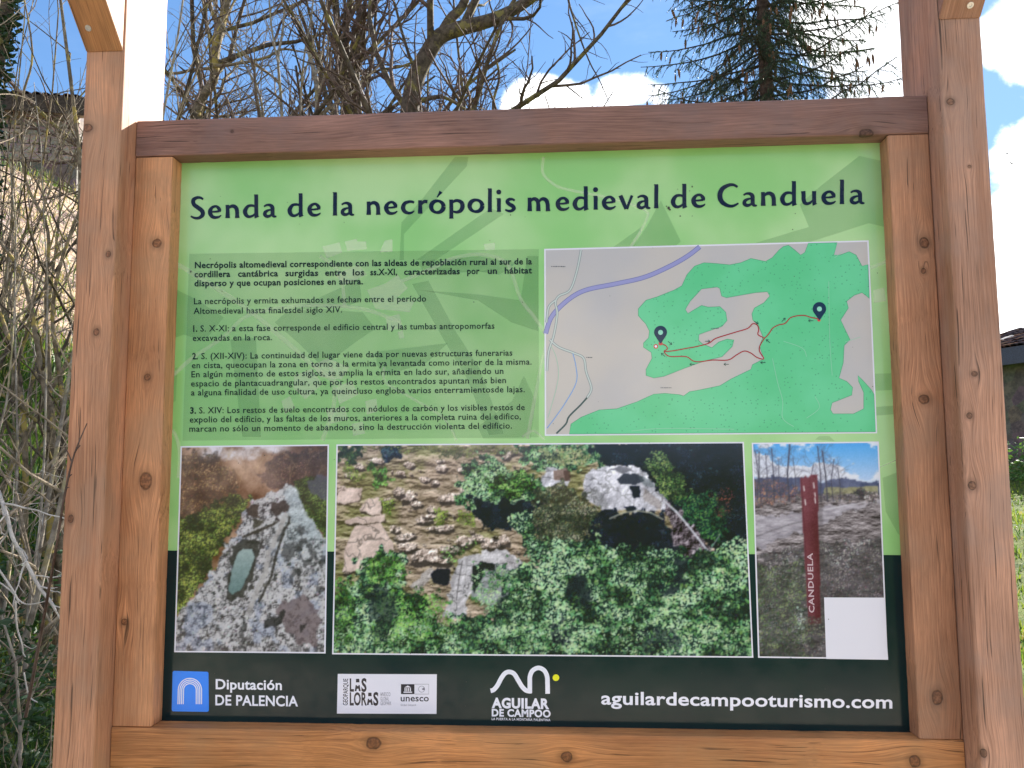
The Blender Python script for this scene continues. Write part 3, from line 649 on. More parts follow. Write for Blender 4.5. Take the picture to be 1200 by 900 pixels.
# --- middle photograph: terraces, rock-cut graves and oak scrub
r = np.random.default_rng(11); h, w = 250, 488; X0, Y0 = 392., 521.
def Q(*p): return [(a-X0, b-Y0) for a, b in p]
n1_ = fbm(h, w, 60, r, 3); st_ = fbm(h, w, 26, r, 5, .34, .62); em = st_-np.roll(st_, 2, 0); n2_ = fbm(h, w, 6, r, 3)
img = np.array([138, 122, 104])*(1-n2_[..., None])+np.array([180, 160, 144])*n2_[..., None]
over(img, sm(n1_, .35, .6)*.6, [112, 118, 62]); over(img, sm(st_, .58, .68)*.55, [190, 168, 150]); img += (em*150)[..., None]; over(img, sm(-em, .06, .12)*.4, [56, 46, 44])
dabs(img, 2600, np.ones((h, w)), [(150, 130, 105), (190, 165, 140), (95, 85, 55), (112, 120, 60), (70, 62, 50)], r, .6, 1.6, op=.6)
def stone(cx, cy, a, b, col=(200, 182, 174)):
    cx -= X0; cy -= Y0; n_ = 11; ph = r.random()*6; tl = r.normal(0, .12)
    pts = [(cx+a*math.cos(k*2*math.pi/n_+ph)*(.7+.45*r.random()), cy+tl*a*math.cos(k*2*math.pi/n_+ph)+b*math.sin(k*2*math.pi/n_+ph)*(.7+.45*r.random())) for k in range(n_)]
    y0, y1, xa, xb = max(0, int(cy-b*2-8)), min(h, int(cy+b*3+10)), max(0, int(cx-a*1.6-6)), min(w, int(cx+a*1.6+8))
    if y1-y0 < 4 or xb-xa < 4: return
    sub = img[y0:y1, xa:xb]; hh, ww = sub.shape[:2]; loc = [(x-xa, y-y0) for x, y in pts]
    cast(sub, [(x+1.5, y+b*.75+1) for x, y in loc], .85, [50, 42, 46], r, 1.2); mk = pmask(hh, ww, loc, 1.3, r, 1, 4); yy_ = np.mgrid[0:hh, 0:ww][0]
    tx = stonework(hh, ww, r, col, 5, 60, .5)-(np.clip((yy_-(cy-y0))/max(b, 1), -1, 1)*26)[..., None]; over(sub, mk, tx)
for s_ in [(419,547,9,4),(441,540,10,4),(409,557,9,3),(481,545,8,3),(520,549,10,4),(519,541,6,2),(471,556,8,3),(500,563,8,3),(512,567,7,3),(530,585,18,6),(549,577,7,4),(480,584,11,6),(468,578,8,5),(455,590,8,4),(508,600,6,4),(490,593,9,4),
           (520,622,20,4),(500,612,12,4),(478,632,12,4),(505,608,10,3),(466,623,8,4),(548,637,12,6),(580,640,14,7),(563,634,8,5),(596,636,8,6),(500,655,22,8),(480,645,14,5),(520,660,16,6),(470,660,12,5),(530,648,14,5),(468,676,10,5),(408,672,8,4),(545,552,6,3),(425,600,5,3),(605,530,8,3),(598,536,6,3)]: stone(*s_)
for _ in range(60):
    x, y = 395+r.random()*230, 530+r.random()*140; q = .5+.45*r.random(); stone(x, y, 1.6+3.5*r.random(), .9+1.6*r.random(), (190*q, 170*q, 160*q))
pk = stonework(h, w, r, (212, 190, 182), 16, 34, .35, 14)
for pl in (Q((394,574),(423,574),(422,588),(408,592),(392,592)), Q((421,600),(432,586),(447,586),(449,606),(436,607)), Q((403,615),(412,610),(451,606),(453,613),(436,617),(404,617)), Q((404,648),(414,620),(448,617),(462,640),(470,668),(436,676),(420,676),(402,672))):
    cast(img, [(x+1, y+2.5) for x, y in pl], .8, [58, 48, 44], r, 1.5); over(img, pmask(h, w, pl, 1.6, r), pk)
GB = ((24, 44, 44), (100, 148, 94), (188, 216, 174)); GG = ((26, 44, 30), (88, 146, 66), (160, 205, 120)); GY = ((70, 84, 40), (120, 152, 64), (176, 196, 104)); DK = ((14, 20, 38), (30, 44, 66), (70, 96, 106))
foliage(img, Q((392,521),(422,521),(424,532),(404,543),(392,540)), 420, ((26,34,34),(50,70,52),(90,110,70)), r, 10)
foliage(img, Q((448,521),(470,521),(466,538),(450,540)), 200, DK, r, 8); foliage(img, Q((430,546),(462,552),(456,566),(440,570)), 300, GG, r, 8, cover=.6)
for p_ in (Q((447,582),(462,592),(458,606),(448,602)), Q((514,600),(528,602),(526,618),(514,618)), Q((540,600),(556,604),(560,622),(544,620)), Q((400,540),(430,560),(420,568),(400,556))): foliage(img, p_, 150, GY, r, 6, .7, 1.5, 4, .4)
foliage(img, Q((392,521),(640,521),(600,530),(540,534),(480,528)), 900, ((60,64,44),(106,112,66),(150,150,96)), r, 12, .7, 1.6, cover=.4)
foliage(img, Q((545,547),(575,534),(600,543),(614,556),(650,558),(655,605),(600,606),(560,604),(536,590),(546,562)), 2600, GB, r, 14, rough=10); foliage(img, Q((575,568),(620,556),(640,570),(600,590)), 500, GG, r, 10)
foliage(img, Q((560,582),(590,588),(640,590),(646,606),(620,626),(575,622),(554,606)), 240, ((16,24,46),(22,32,54),(60,80,90)), r, 12, rough=9, bias=-.25)
foliage(img, Q((612,521),(720,521),(735,545),(690,545),(655,560),(620,545)), 1700, GB, r, 12); foliage(img, Q((640,528),(700,530),(690,548),(650,548)), 400, ((80,84,60),(130,140,96),(180,186,140)), r, 8, cover=.3)
foliage(img, Q((700,515),(890,515),(890,650),(840,650),(800,604),(760,560),(712,545)), 1600, DK, r, 16, .7, 1.8, bias=-.22)
foliage(img, Q((765,548),(778,530),(796,540),(815,572),(808,597),(788,590)), 900, ((40,60,44),(96,128,70),(160,178,110)), r, 10, .7, 1.8, 7, .7); foliage(img, Q((800,592),(836,578),(862,610),(850,642),(822,638)), 700, ((20,44,44),(52,104,60),(96,150,84)), r, 10, .8, 2.)
foliage(img, Q((842,580),(862,578),(864,606),(850,610)), 130, ((50,40,50),(120,64,58),(170,96,84)), r, 6, .7, 1.5, 6, .2)
foliage(img, Q((600,606),(640,600),(712,600),(716,660),(640,672),(618,640)), 1500, GB, r, 14, bias=.05)
foliage(img, Q((520,655),(540,640),(560,640),(556,650),(530,664)), 60, GG, r, 6, cover=.3)
rk_ = stonework(h, w, r, (196, 194, 206), 14, 60, .3, 20)
over(img, pmask(h, w, Q((640,558),(650,550),(672,550),(676,566),(660,576),(644,572)), 3, r), rk_); cast(img, Q((655,553),(674,550),(676,564),(657,566)), .7, [110, 80, 68], r, 1.5); cast(img, Q((668,553),(676,553),(677,566),(670,566)), .7, [70, 46, 44], r, 1.)
bo = pmask(h, w, Q((692,562),(704,551),(722,546),(748,547),(764,556),(772,566),(776,574),(788,590),(784,600),(755,606),(738,604),(716,606),(700,592),(690,580)), 4, r); yy, xx = np.mgrid[0:h, 0:w]
over(img, bo, rk_+(20-np.abs(xx-350)*.25-(yy-55)*.35)[..., None])
for pl, o, c in ((Q((730,563),(740,557),(757,559),(765,566),(752,570),(734,569)), .9, (40,44,62)), (Q((720,552),(738,549),(754,553),(740,556)), .75, (84,84,96)), (Q((745,572),(758,572),(760,586),(750,587)), 1, (22,26,46)), (Q((757,560),(772,563),(778,575),(762,571)), .6, (84,94,102)), (Q((700,575),(714,580),(722,600),(704,596)), .35, (90,90,90)), (Q((764,576),(786,592),(780,600),(762,590)), .4, (120,104,96))): cast(img, pl, o, c, r, 1.6)
foliage(img, Q((700,612),(722,604),(760,600),(786,606),(800,632),(800,668),(740,664),(706,650),(690,628)), 380, ((16,22,44),(22,32,56),(64,90,96)), r, 14, rough=8, bias=-.25)
line(img, Q((722,611),(738,604),(755,602),(770,604),(784,612)), 2., [176, 176, 158], .7)
over(img, pmask(h, w, Q((784,588),(800,600),(820,622),(846,658),(830,668),(800,660),(792,620)), 4, r), stonework(h, w, r, (92, 80, 92), 7, 80, .4)); line(img, Q((786,590),(800,603),(812,618),(824,634),(838,654)), 2.6, [208, 208, 220], .85); line(img, Q((836,652),(842,642),(850,630)), 1.2, [150, 160, 160], .8)
foliage(img, Q((632,578),(672,568),(704,590),(708,618),(690,640),(650,642),(632,622)), 1700, ((52,54,50),(104,108,80),(170,168,144)), r, 11, .7, 1.8, 9, .75)
ar = pmask(h, w, Q((524,728),(530,700),(534,674),(546,658),(570,651),(590,646),(612,658),(630,678),(612,700),(580,716),(556,704),(548,728),(536,732)), 3.5, r)
over(img, ar, stonework(h, w, r, (190, 186, 192), 13, 50, .4, 18)+(np.clip((xx-150)*.25, -20, 12))[..., None]); over(img, pmask(h, w, Q((482,692),(506,671),(514,676),(494,700)), 2, r), stonework(h, w, r, (186, 178, 176), 9, 40, .3))
for pl, o, c in ((Q((508,677),(516,670),(532,671),(530,690),(512,690)), 1, (26,26,44)), (Q((558,668),(568,662),(584,665),(586,672),(572,672),(566,690),(560,700),(557,684)), .95, (24,28,34)), (Q((590,650),(612,660),(626,676),(612,676),(600,664)), .35, (110,104,110))): cast(img, pl, o, c, r, 1.6)
line(img, Q((546,662),(542,684),(539,708)), 1.6, [96, 92, 96], .7); line(img, Q((552,660),(549,690)), 1., [130, 126, 128], .6)
foliage(img, Q((404,696),(424,664),(452,646),(474,660),(482,692),(504,716),(524,738),(560,730),(598,704),(592,676),(618,660),(636,664),(650,640),(700,636),(744,654),(770,690),(800,652),(836,648),(890,628),(890,780),(385,780),(385,716)), 13000, GB, r, 20, .9, 3.2, 12, .97, .10, 1.7)
foliage(img, Q((425,672),(452,650),(474,664),(472,690),(440,694)), 700, GG, r, 9, cover=.5); foliage(img, Q((440,700),(520,700),(540,740),(520,765),(440,765)), 1500, GG, r, 16, cover=.2)
foliage(img, Q((560,668),(610,672),(640,720),(600,740),(556,712)), 1000, GB, r, 12, bias=.1, cover=.3); foliage(img, Q((392,690),(412,682),(416,760),(392,765)), 500, GG, r, 12, cover=.4)
for pl, o in ((Q((440,694),(460,692),(468,720),(458,752),(442,758),(434,720)), .55), (Q((680,668),(700,690),(692,714),(674,708)), .8), (Q((752,738),(800,744),(790,766),(748,766)), .6), (Q((778,640),(812,652),(806,700),(786,708),(776,680)), .8), (Q((660,730),(676,736),(670,764),(654,760)), .7), (Q((596,690),(604,700),(600,722),(590,712)), .5)): cast(img, pl, o, (20, 28, 46), r, 9, 2)
foliage(img, Q((728,646),(800,650),(792,690),(740,690)), 700, GB, r, 12)
foliage(img, Q((392,740),(885,735),(885,775),(392,775)), 1800, GB, r, 14, cover=0., bias=.08)
img = blur((img-110)*1.06+108+(r.random((h, w, 1))-.5)*14, 1); pic2 = img
# --- left photograph: the long rock with a water-filled grave
r = np.random.default_rng(5); h, w = 244, 174; yy, xx = np.mgrid[0:h, 0:w]
img = np.array([142, 104, 80])+((fbm(h, w, 22, r, 5)-.5)*120)[..., None]+np.zeros((h, w, 3)); over(img, sm(xx*1., 90, 150)*.5, [92, 66, 66])
over(img, np.clip(1-(yy-1+(fbm(h, w, 14, r)-.5)*22)/13., 0, 1)*sm(xx*1., 12, 34)*sm(-xx*1., -140, -110), [232, 224, 232])
foliage(img, [(-5, 4), (40, 10), (62, 30), (66, 60), (40, 76), (-5, 92)], 1300, ((58,44,38),(138,104,68),(214,178,124)), r, 12, .6, 1.4, 9, .5)
foliage(img, [(96, 30), (112, 12), (180, 4), (180, 54), (130, 52), (100, 50)], 900, ((48,36,42),(96,68,66),(150,116,100)), r, 12, .6, 1.3, 7, .6)
for _ in range(60): twig(img, r.random()*170, 14+r.random()*44, math.pi/2+r.normal(0, .45), 10+18*r.random(), .6, [(214, 180, 130), (70, 50, 46), (176, 138, 108), (56, 40, 42)][r.integers(0, 4)], r, 1, .55)
over(img, sm(-np.hypot(xx-86, (yy-30)*1.4), -50, -10)*.28, [235, 200, 180])
foliage(img, [(-5, 86), (20, 78), (70, 58), (86, 60), (72, 90), (50, 130), (26, 172), (-5, 206)], 2600, ((48,54,34),(106,122,52),(186,200,96)), r, 16, .7, 1.9, 7)
foliage(img, [(128, 58), (140, 40), (180, 38), (180, 116), (160, 94), (144, 74)], 800, ((46,58,34),(92,120,52),(140,168,84)), r, 12, .7, 1.6, 5)
cast(img, [(150, 44), (180, 34), (180, 70), (162, 62)], .7, (84, 86, 110), r, 4)
rk = pmask(h, w, [(-5, 250), (-5, 206), (24, 176), (50, 132), (72, 96), (76, 76), (96, 62), (118, 50), (134, 46), (142, 62), (152, 84), (180, 118), (180, 250)], 4, r)
li = fbm(h, w, 5.5, r, 4, 1., .75); big_n = fbm(h, w, 30, r, 3); em = li-np.roll(np.roll(li, 1, 0), 1, 1)
base = np.array([150, 146, 150])+((big_n-.5)*60+em*120+(r.random((h, w))-.5)*40)[..., None]
over(base, sm(li, .52, .62)*.8, [216, 212, 216]); over(base, sm(-li, -.38, -.24)*.8, [58, 54, 58]); lb = fbm(h, w, 16, r, 3); over(base, sm(lb, .6, .8)*.35, [140, 156, 196]); over(base, sm(xx*1.+yy*.2, 120, 160)*sm(-yy*1., -170, -90)*.35, [176, 204, 214])
over(img, rk, base); dabs(img, 1500, rk, ((50,46,50),(150,146,150),(226,222,226)), r, .5, 1.7, 1.3, 12, .7, sm(li, .3, .7))
over(img, pmask(h, w, [(124, 54), (134, 47), (142, 62), (158, 90), (170, 112), (150, 108), (134, 92), (126, 72)], 3, r, 3)*.75, stonework(h, w, r, (186, 196, 204), 9, 40, .2, 24))
for q_ in (0, 1, 2): line(img, [(126-q_*7, 64), (118-q_*9, 100), (112-q_*13, 140), (96-q_*22, 190), (78-q_*30, 236)], 1.6, [226, 222, 226], .35)
dkm = sm(fbm(h, w, 10, r, 3), .5, .7)*pmask(h, w, [(118, 100), (150, 96), (176, 130), (176, 190), (140, 190), (118, 150)], 8, r); over(img, dkm*.6, [44, 42, 48])
for pl, c, o in [([(82,74),(96,70),(94,86),(82,84)], (54,40,36), .85), ([(87,88),(98,88),(97,104),(88,106)], (52,46,36), .8), ([(110,68),(128,66),(129,80),(116,88),(112,80)], (50,38,40), .85), ([(66,120),(82,110),(98,114),(92,140),(88,160),(76,182),(60,184),(60,152)], (44,40,40), .8),
                 ([(118,192),(150,176),(168,200),(166,238),(144,236),(124,214)], (112,94,100), .75), ([(104,208),(128,198),(124,212),(106,216)], (34,30,36), .8), ([(146,214),(152,212),(152,220),(146,220)], (40,34,40), .8), ([(74,214),(80,206),(84,228),(76,240)], (40,38,42), .6)]: cast(img, pl, o, c, r, 3.5)
for pts, wd, c, o in (([(128,84),(118,104),(108,128),(104,150),(96,172),(84,200)], 6, (186,180,180), .65), ([(132,86),(122,112),(114,140),(112,156),(98,186)], 3, (52,46,46), .75), ([(76,110),(90,104),(104,98),(116,92)], 3, (58,50,48), .7), ([(78,106),(96,98),(112,88)], 2.2, (204,200,204), .6), ([(100,112),(92,138),(86,164)], 2, (64,58,58), .6)):
    q = np.array(pts, float); q = [(x+r.normal(0, .8), y) for x, y in zip(np.interp(np.linspace(0, 1, 16), np.linspace(0, 1, len(q)), q[:, 0]), np.interp(np.linspace(0, 1, 16), np.linspace(0, 1, len(q)), q[:, 1]))]; line(img, q, wd, c, o)
wt_ = pmask(h, w, [(70, 130), (77, 123), (88, 124), (91, 134), (84, 154), (76, 172), (66, 178), (61, 172), (64, 150)], .7, r, 1, 5); over(img, blur(wt_, 3), [40, 38, 42])
over(img, wt_, np.stack([110+70*(1-(yy-120)/60.), 140+58*(1-(yy-120)/60.), 142+56*(1-(yy-120)/60.)], -1)*.92+((fbm(h, w, 3, r, 2)-.5)*16)[..., None])
img = blur(img*.93+(r.random((h, w, 1))-.5)*14+4, 1); pic1 = img
# --- right photograph: a rust-red waymark post beside a dirt track
r = np.random.default_rng(7); h, w = 252, 150; yy, xx = np.mgrid[0:h, 0:w]
s_ = np.clip(yy/44., 0, 1)[..., None]; img = np.array([70, 160, 236])*(1-s_)+np.array([176, 202, 240])*s_
cl_ = fbm(h, w, 30, r, 5, .55); lim = .62-.30*sm(yy*1., 6, 30)+.12*sm(xx*1., 90, 140)*sm(-yy*1., -24, -10); over(img, sm(cl_-lim, 0, .16)*sm(-yy*1., -52, -40)*.95, [232, 232, 242]); over(img, sm(cl_-lim-.2, 0, .2)*.3*sm(-yy*1., -52, -40), [190, 196, 222])
hz = pmask(h, w, [(-5, 43), (50, 40), (86, 46), (110, 42), (155, 50), (155, 66), (-5, 68)], 3, r); over(img, hz, np.array([78, 84, 120])+((fbm(h, w, 5, r)-.5)*40)[..., None])
over(img, pmask(h, w, [(84, 54), (148, 52), (150, 68), (84, 68)], 1.5, r), np.array([146, 142, 112])+((fbm(h, w, 5, r)-.5)*30)[..., None])
gd = pmask(h, w, [(-5, 66), (155, 61), (155, 260), (-5, 260)], 2, r); gt = fbm(h, w, 16, r, 5, .4); ge = gt-np.roll(gt, 1, 0); over(img, gd, np.array([124, 114, 120])+((gt-.5)*70+ge*300+(r.random((h, w))-.5)*26)[..., None])
tr_ = pmask(h, w, [(-5, 88), (60, 82), (150, 66), (150, 72), (96, 88), (60, 106), (-5, 126)], 5, r); over(img, tr_*.75, np.array([176, 170, 184])+((fbm(h, w, 9, r, 5, .3)-.5)*70)[..., None]); line(img, [(84, 80), (110, 75), (148, 69)], 1.6, [214, 210, 220], .7); line(img, [(0, 112), (40, 98), (80, 88)], 2, [104, 98, 106], .5)
foliage(img, [(-5, 140), (40, 130), (155, 112), (155, 260), (-5, 260)], 5200, ((54,50,58),(116,112,110),(188,184,184)), r, 16, .6, 1.6, 9, .6); foliage(img, [(-5, 150), (60, 140), (60, 260), (-5, 260)], 1800, ((36,44,38),(78,96,66),(140,156,110)), r, 14, .7, 1.8, 9, .3)
foliage(img, [(62, 170), (155, 120), (155, 186), (80, 190)], 1000, ((54,46,56),(104,92,98),(160,150,154)), r, 14, .6, 1.4, 6, .3)
foliage(img, [(-5, 44), (40, 46), (54, 60), (50, 72), (-5, 74)], 600, ((80,64,76),(130,96,88),(186,128,104)), r, 8, .6, 1.4, 4, .4); foliage(img, [(50, 60), (150, 60), (150, 68), (50, 72)], 300, ((60,54,64),(96,86,90),(150,140,130)), r, 6, .6, 1.4, 3, .4)
for x_, hh, wd_ in ((8, 60, 1.4), (15, 58, 1.), (24, 64, 1.3), (32, 50, .9), (42, 68, 2.), (50, 52, .9), (80, 66, 1.4), (88, 60, 1.9), (95, 50, 1.2), (103, 40, 1.), (70, 44, .9), (3, 62, 1.1)):
    line(img, [(x_, 70), (x_+r.normal(0, 1.5), 70-hh*.5), (x_+r.normal(0, 2), 70-hh)], wd_, [62, 58, 76], .85)
    for k in range(9): twig(img, x_, 60-k*hh*.1, math.pi/2+r.choice([-1, 1])*(.35+.5*r.random()), 12, .6, [78, 72, 92], r, 1, .6)
foliage(img, [(120, 58), (131, 53), (139, 60), (126, 66)], 160, ((50,44,56),(80,70,76),(110,100,100)), r, 5, .6, 1.3, 3); foliage(img, [(134, 58), (148, 56), (148, 72), (134, 70)], 160, ((90,80,84),(150,140,140),(210,204,204)), r, 5, .6, 1.4, 3)
po = pmask(h, w, [(56, 43), (58, 40), (60, 43), (62, 39), (66, 42), (69, 38), (77, 38), (75, 214), (60, 215)]); over(img, blur(pmask(h, w, [(76, 60), (82, 64), (82, 216), (75, 218)]), 2)*.35, [60, 50, 56])
pc = np.array([104, 42, 58])+((fbm(h, w, 26, r, 4, 2.)-.5)*36+(r.random((h, w))-.5)*14)[..., None]+np.stack([12*(1-yy/200.)-sm(xx*1., 62, 78)*22]*3, -1); over(img, po, pc); line(img, [(57.5, 44), (61.5, 212)], 1.2, [84, 28, 44], .8)
for a_ in ((60, 52, 57), (61, 68, 74), (72, 48, 54), (73, 60, 64), (73, 66, 72)): line(img, [(a_[0], a_[1]), (a_[0]+.6, a_[2])], 1.3, [230, 224, 228])
foliage(img, [(54, 206), (82, 204), (82, 226), (54, 226)], 200, ((50,48,50),(92,94,80),(140,140,120)), r, 5, .7, 1.8, 4, .3); foliage(img, [(44, 194), (56, 196), (56, 222), (46, 222)], 90, ((90,100,96),(150,164,160),(196,206,206)), r, 5, .8, 1.8, 4, .1)
img = blur(img*.95+(r.random((h, w, 1))-.5)*12+10, 1); pic3 = img

P2 = [(396, 522.5), (870, 519.5), (881, 769), (391, 765)]; P1 = [(213.5, 524.5), (384, 522.5), (380, 764), (206, 762.5)]; P3c = [(882.5, 520.5), (1028, 519), (1038.5, 771), (890, 769)]
for pc_, im_ in ((P1, pic1), (P2, pic2), (P3c, pic3)): bord('photo_border', pc_, 1.7, white, 6); print_photo('photo_print', pc_, im_, 8)
mb = MB(); put_text(mb, 'CANDUELA', 718, 648, 954.2, 952.0, 6.2, 9, .02, 2, 1.1, rot90=True); mb.build('post_lettering', ink('print_post_text', (196, 170, 180), spec=.3), panel)
quad_print('white_label', [(965.5, 700), (1035.6, 700.3), (1040.6, 773), (968, 772)], 9, white)
# weather specks stuck to the print
spk = flat_mat('dirt_speck', (.05, .045, .04), .8); rg = random.Random(4); mb = MB()
for x, y, q in [(783.5,244,1.6),(785,246,1.2),(781,242,.8),(797,253.5,.8),(811,219,.8),(794,222,.6),(811,253.5,.6),(808,224,.5),(224,318.5,.9)]+[(210+rg.random()*820, 195+rg.random()*640, .3+.35*rg.random()) for _ in range(70)]: disc(mb, x, y, q, 16, 7, q*(.7+.6*rg.random()))
tag(mb.build('specks', spk, panel), kind='stuff')

# ------------------------------------------------------------------ logos along the foot
wh = ink('print_logo_white', (232, 232, 244), var=.01)
mb = MB(); c0 = 2.2
pts = []
for cx, cy, a0 in ((244.5-c0, 787+c0, -90), (245-c0, 834-c0, 0), (201.5+c0, 833.5-c0, 90), (202.5+c0, 786+c0, 180)):
    for k in range(5): a = math.radians(a0+k*22.5); pts.append((cx+c0*math.cos(a), cy+c0*math.sin(a)))
tri_poly(mb, pts, 8); mb.build('logo_square', ink('print_logo_blue', (18, 132, 250), var=.02), panel)
mb = MB()
for k in range(4):
    rr_ = 13.6-k*2.05; cx, cy = 222.8, 808.4
    ribbon(mb, [(cx-rr_-.4, 825)]+[(cx-rr_*math.cos(a), cy-rr_*math.sin(a)) for a in np.linspace(0, math.pi, 21)]+[(cx+rr_, 825)], 9, 1.15)
mb.build('logo_arch', wh, panel)
LT = lambda *a: (lambda m_: (put_text(m_, *a), m_.build('logo_lettering', wh, panel)))(MB())
LT('Diputación', 253, 330.5, 807.2, 808.2, 11.3, 9, .022, 4, 1.03); LT('DE PALENCIA', 252.6, 349.5, 826, 827.4, 11.6, 9, .022, 4, 1.03)
LT('AGUILAR', 576.3, 643.6, 829, 830.2, 11., 9, .045, 4, 1.08); LT('DE CAMPOO', 576.3, 645.3, 838.9, 840.2, 8., 9, .04, 4, 1.08)
LT('LA PUERTA A LA MONTAÑA PALENTINA', 576.3, 645, 843.5, 845, 2.7, 9, .02, 2, 1.1)
LT('aguilardecampooturismo.com', 704.5, 1045.5, 825, 829.8, 14.6, 9, .02, 4, 1.03)
mb = MB(); ribbon(mb, smooth([(575,809.4),(578.5,808.2),(583,803),(587.5,794.5),(592,788.8),(597,787.2),(602.5,789.5),(607,796.5),(611.5,804),(616,808.6),(620,809.8),(623,809.9)], 5), 9, 5.3)
ribbon(mb, smooth([(620.9,812),(620.9,800),(621.2,792),(624.3,785.6),(631,782.5),(637.6,785.4),(641,792),(641.6,800),(641.8,812.8)], 6), 9.7, 5.3); mb.build('logo_curve', wh, panel)
mb = MB(); disc(mb, 651.5, 794, 3.9, 9, 24); mb.build('logo_dot', ink('print_logo_yellow', (232, 228, 40)), panel)
quad_print('logo_card', [(396, 789.6), (512, 790), (511.6, 836.4), (395, 836)], 8, white)
blk = ink('print_logo_black', (44, 42, 52)); gy_ = ink('print_logo_grey', (120, 118, 132))
mb = MB()
def LL(s, a, b, ya, cap, bo=.03, lay=9.): put_text(mb, s, a, b, ya, ya, cap, lay, bo, 3, 1.02)
LL('L', 410, 415, 809.8, 14.3); LL('S', 423.6, 429.8, 809.9, 14.5, .035); LL('LOR', 410, 430, 826, 14.3, .03); LL('S', 437.5, 443.6, 826.1, 14.5, .035)
for (ax, ay) in ((419.3, 809.8), (433.6, 826.0)):
    tri_poly(mb, [(ax-1.9, ay-14.5), (ax+1.9, ay-14.5), (ax+2.1, ay-10.3), (ax-2.1, ay-10.3)], 9.)
    tri_poly(mb, [(ax-2.3, ay-7.2), (ax-.9, ay-7.2), (ax-.9, ay-6), (ax+.9, ay-6), (ax+.9, ay-7.2), (ax+2.3, ay-7.2), (ax+3.6, ay), (ax+1.5, ay), (ax+.9, ay-2.8), (ax-.9, ay-2.8), (ax-1.5, ay), (ax-3.6, ay)], 9.)
put_text(mb, 'GEOPARQUE', 826.3, 795.2, 407.6, 407.9, 5.4, 9, .015, 3, 1.05, rot90=True)
LL('unesco', 469.6, 502.6, 821.6, 7.4, .015)
tri_poly(mb, [(470, 801.6), (485.8, 801.6), (485.8, 813.2), (470, 813.2)], 9.)
tag(mb.build('card_lettering', blk, panel), kind='stuff')
mb = MB()
LL('UNESCO', 446, 457.6, 815.6, 4.4, .0); LL('GLOBAL', 446, 456, 820.8, 4.2, .0); LL('GEOPARK', 446, 458.6, 826.2, 4.4, .0); LL('Global Geopark', 469.6, 488, 827, 2.2, .0)
ribbon(mb, [(486, 801.6), (502.5, 801.6), (502.5, 813.2), (486, 813.2)], 9.5, .5)
cc = [(494.2+3.6*math.cos(a), 807.4+3.6*math.sin(a)) for a in np.linspace(0, 2*math.pi, 21)]; ribbon(mb, cc, 9.2, .5)
tri_poly(mb, [(494.2, 807.4), (497.2, 805.2), (498.2, 808.4), (496.2, 808.6)], 9.8)
mb.build('card_small_lettering', gy_, panel)
mb = MB(); tri_poly(mb, [(474, 805.4), (478, 803.2), (482, 805.4)], 9.8)
for k in range(4): ribbon(mb, [(474.8+k*2.1, 806), (474.8+k*2.1, 810)], 9.8, 1.1)
ribbon(mb, [(473, 811), (483, 811)], 9.8, 1.2); mb.build('temple_emblem', white, panel)

# ------------------------------------------------------------------ ground
def hgt(x, y):
    x = np.asarray(x, float); y = np.asarray(y, float)
    left = np.interp(-x, [2.0, 2.9, 4.5, 5.9, 9.1, 11.7, 13.5, 30, 400], [0, .15, 1.3, 2.75, 5.0, 8.0, 8.6, 12, 30])
    left = left*np.interp(y, [-14, -2, 4, 40], [.15, .7, 1., 1.])
    right = np.interp(y, [1.5, 5, 10, 22, 32, 80, 600], [0, .25, .75, 1.95, 2.8, 6, 20])
    w = np.clip((x+3.0)/4., 0, 1); w = w*w*(3-2*w)
    z = left+right*w*.9+.12*right*(1-w)
    z = z+.05*np.sin(x*1.7+1)*np.sin(y*1.3)*np.clip((np.abs(x)-1.5)/3, 0, 1)+.16*np.sin(x*.61+y*.47)*np.clip((np.abs(x)+np.abs(y)-6)/8, 0, 1)
    return z
u_ = np.linspace(-1, 1, 241); gx = np.sign(u_)*np.abs(u_)**4*1200+u_*26
v_ = np.linspace(-1, 1, 241); gy = np.sign(v_)*np.abs(v_)**4*1200+v_*26+4
GX, GY_ = np.meshgrid(gx, gy); GZ = hgt(GX, GY_)
rgn = np.random.default_rng(3); GZ += (rgn.random(GZ.shape)-.5)*.06*np.clip(np.hypot(GX, GY_)/6, 0, 1)
me = bpy.data.meshes.new('ground'); nn = len(gx)
fs = [(j*nn+i, j*nn+i+1, (j+1)*nn+i+1, (j+1)*nn+i) for j in range(nn-1) for i in range(nn-1)]
me.from_pydata(np.stack([GX, GY_, GZ], -1).reshape(-1, 3).tolist(), [], fs); me.polygons.foreach_set('use_smooth', [True]*len(me.polygons)); me.update()
m, t, p = new_mat('meadow_ground'); co = t.coord(); geo = t.add('ShaderNodeNewGeometry')
big_ = t.noise(co, .35, 5., .6); mid_ = t.noise(co, 2.2, 6., .65); fine = t.noise(co, 14., 5., .7)
gr = t.mix(t.ramp(mid_, .35, .65), (.035, .065, .015, 1), (.11, .14, .035, 1))
gr = t.mix(t.ramp(fine, .45, .7), gr, (.14, .14, .05, 1))
tan = t.mix(t.ramp(fine, .42, .58), (.50, .37, .26, 1), (.22, .15, .11, 1)); tan = t.mix(t.ramp(mid_, .48, .56), tan, (.13, .09, .08, 1)); tan = t.mix(t.ramp(t.noise(co, 5., 4., .6), .56, .62), tan, (.30, .24, .23, 1))
nz = t.sep(geo.outputs['Normal'])[2]; zz = t.sep(co)[2]; xx_ = t.sep(co)[0]
bank = t.math('MULTIPLY', t.ramp(t.math('ADD', t.math('MULTIPLY', xx_, -1.), t.math('MULTIPLY', t.math('SUBTRACT', mid_, .5), 3.)), 6.1, 6.9), t.ramp(t.math('MULTIPLY', xx_, -1.), 15., 18., 1., 0.))
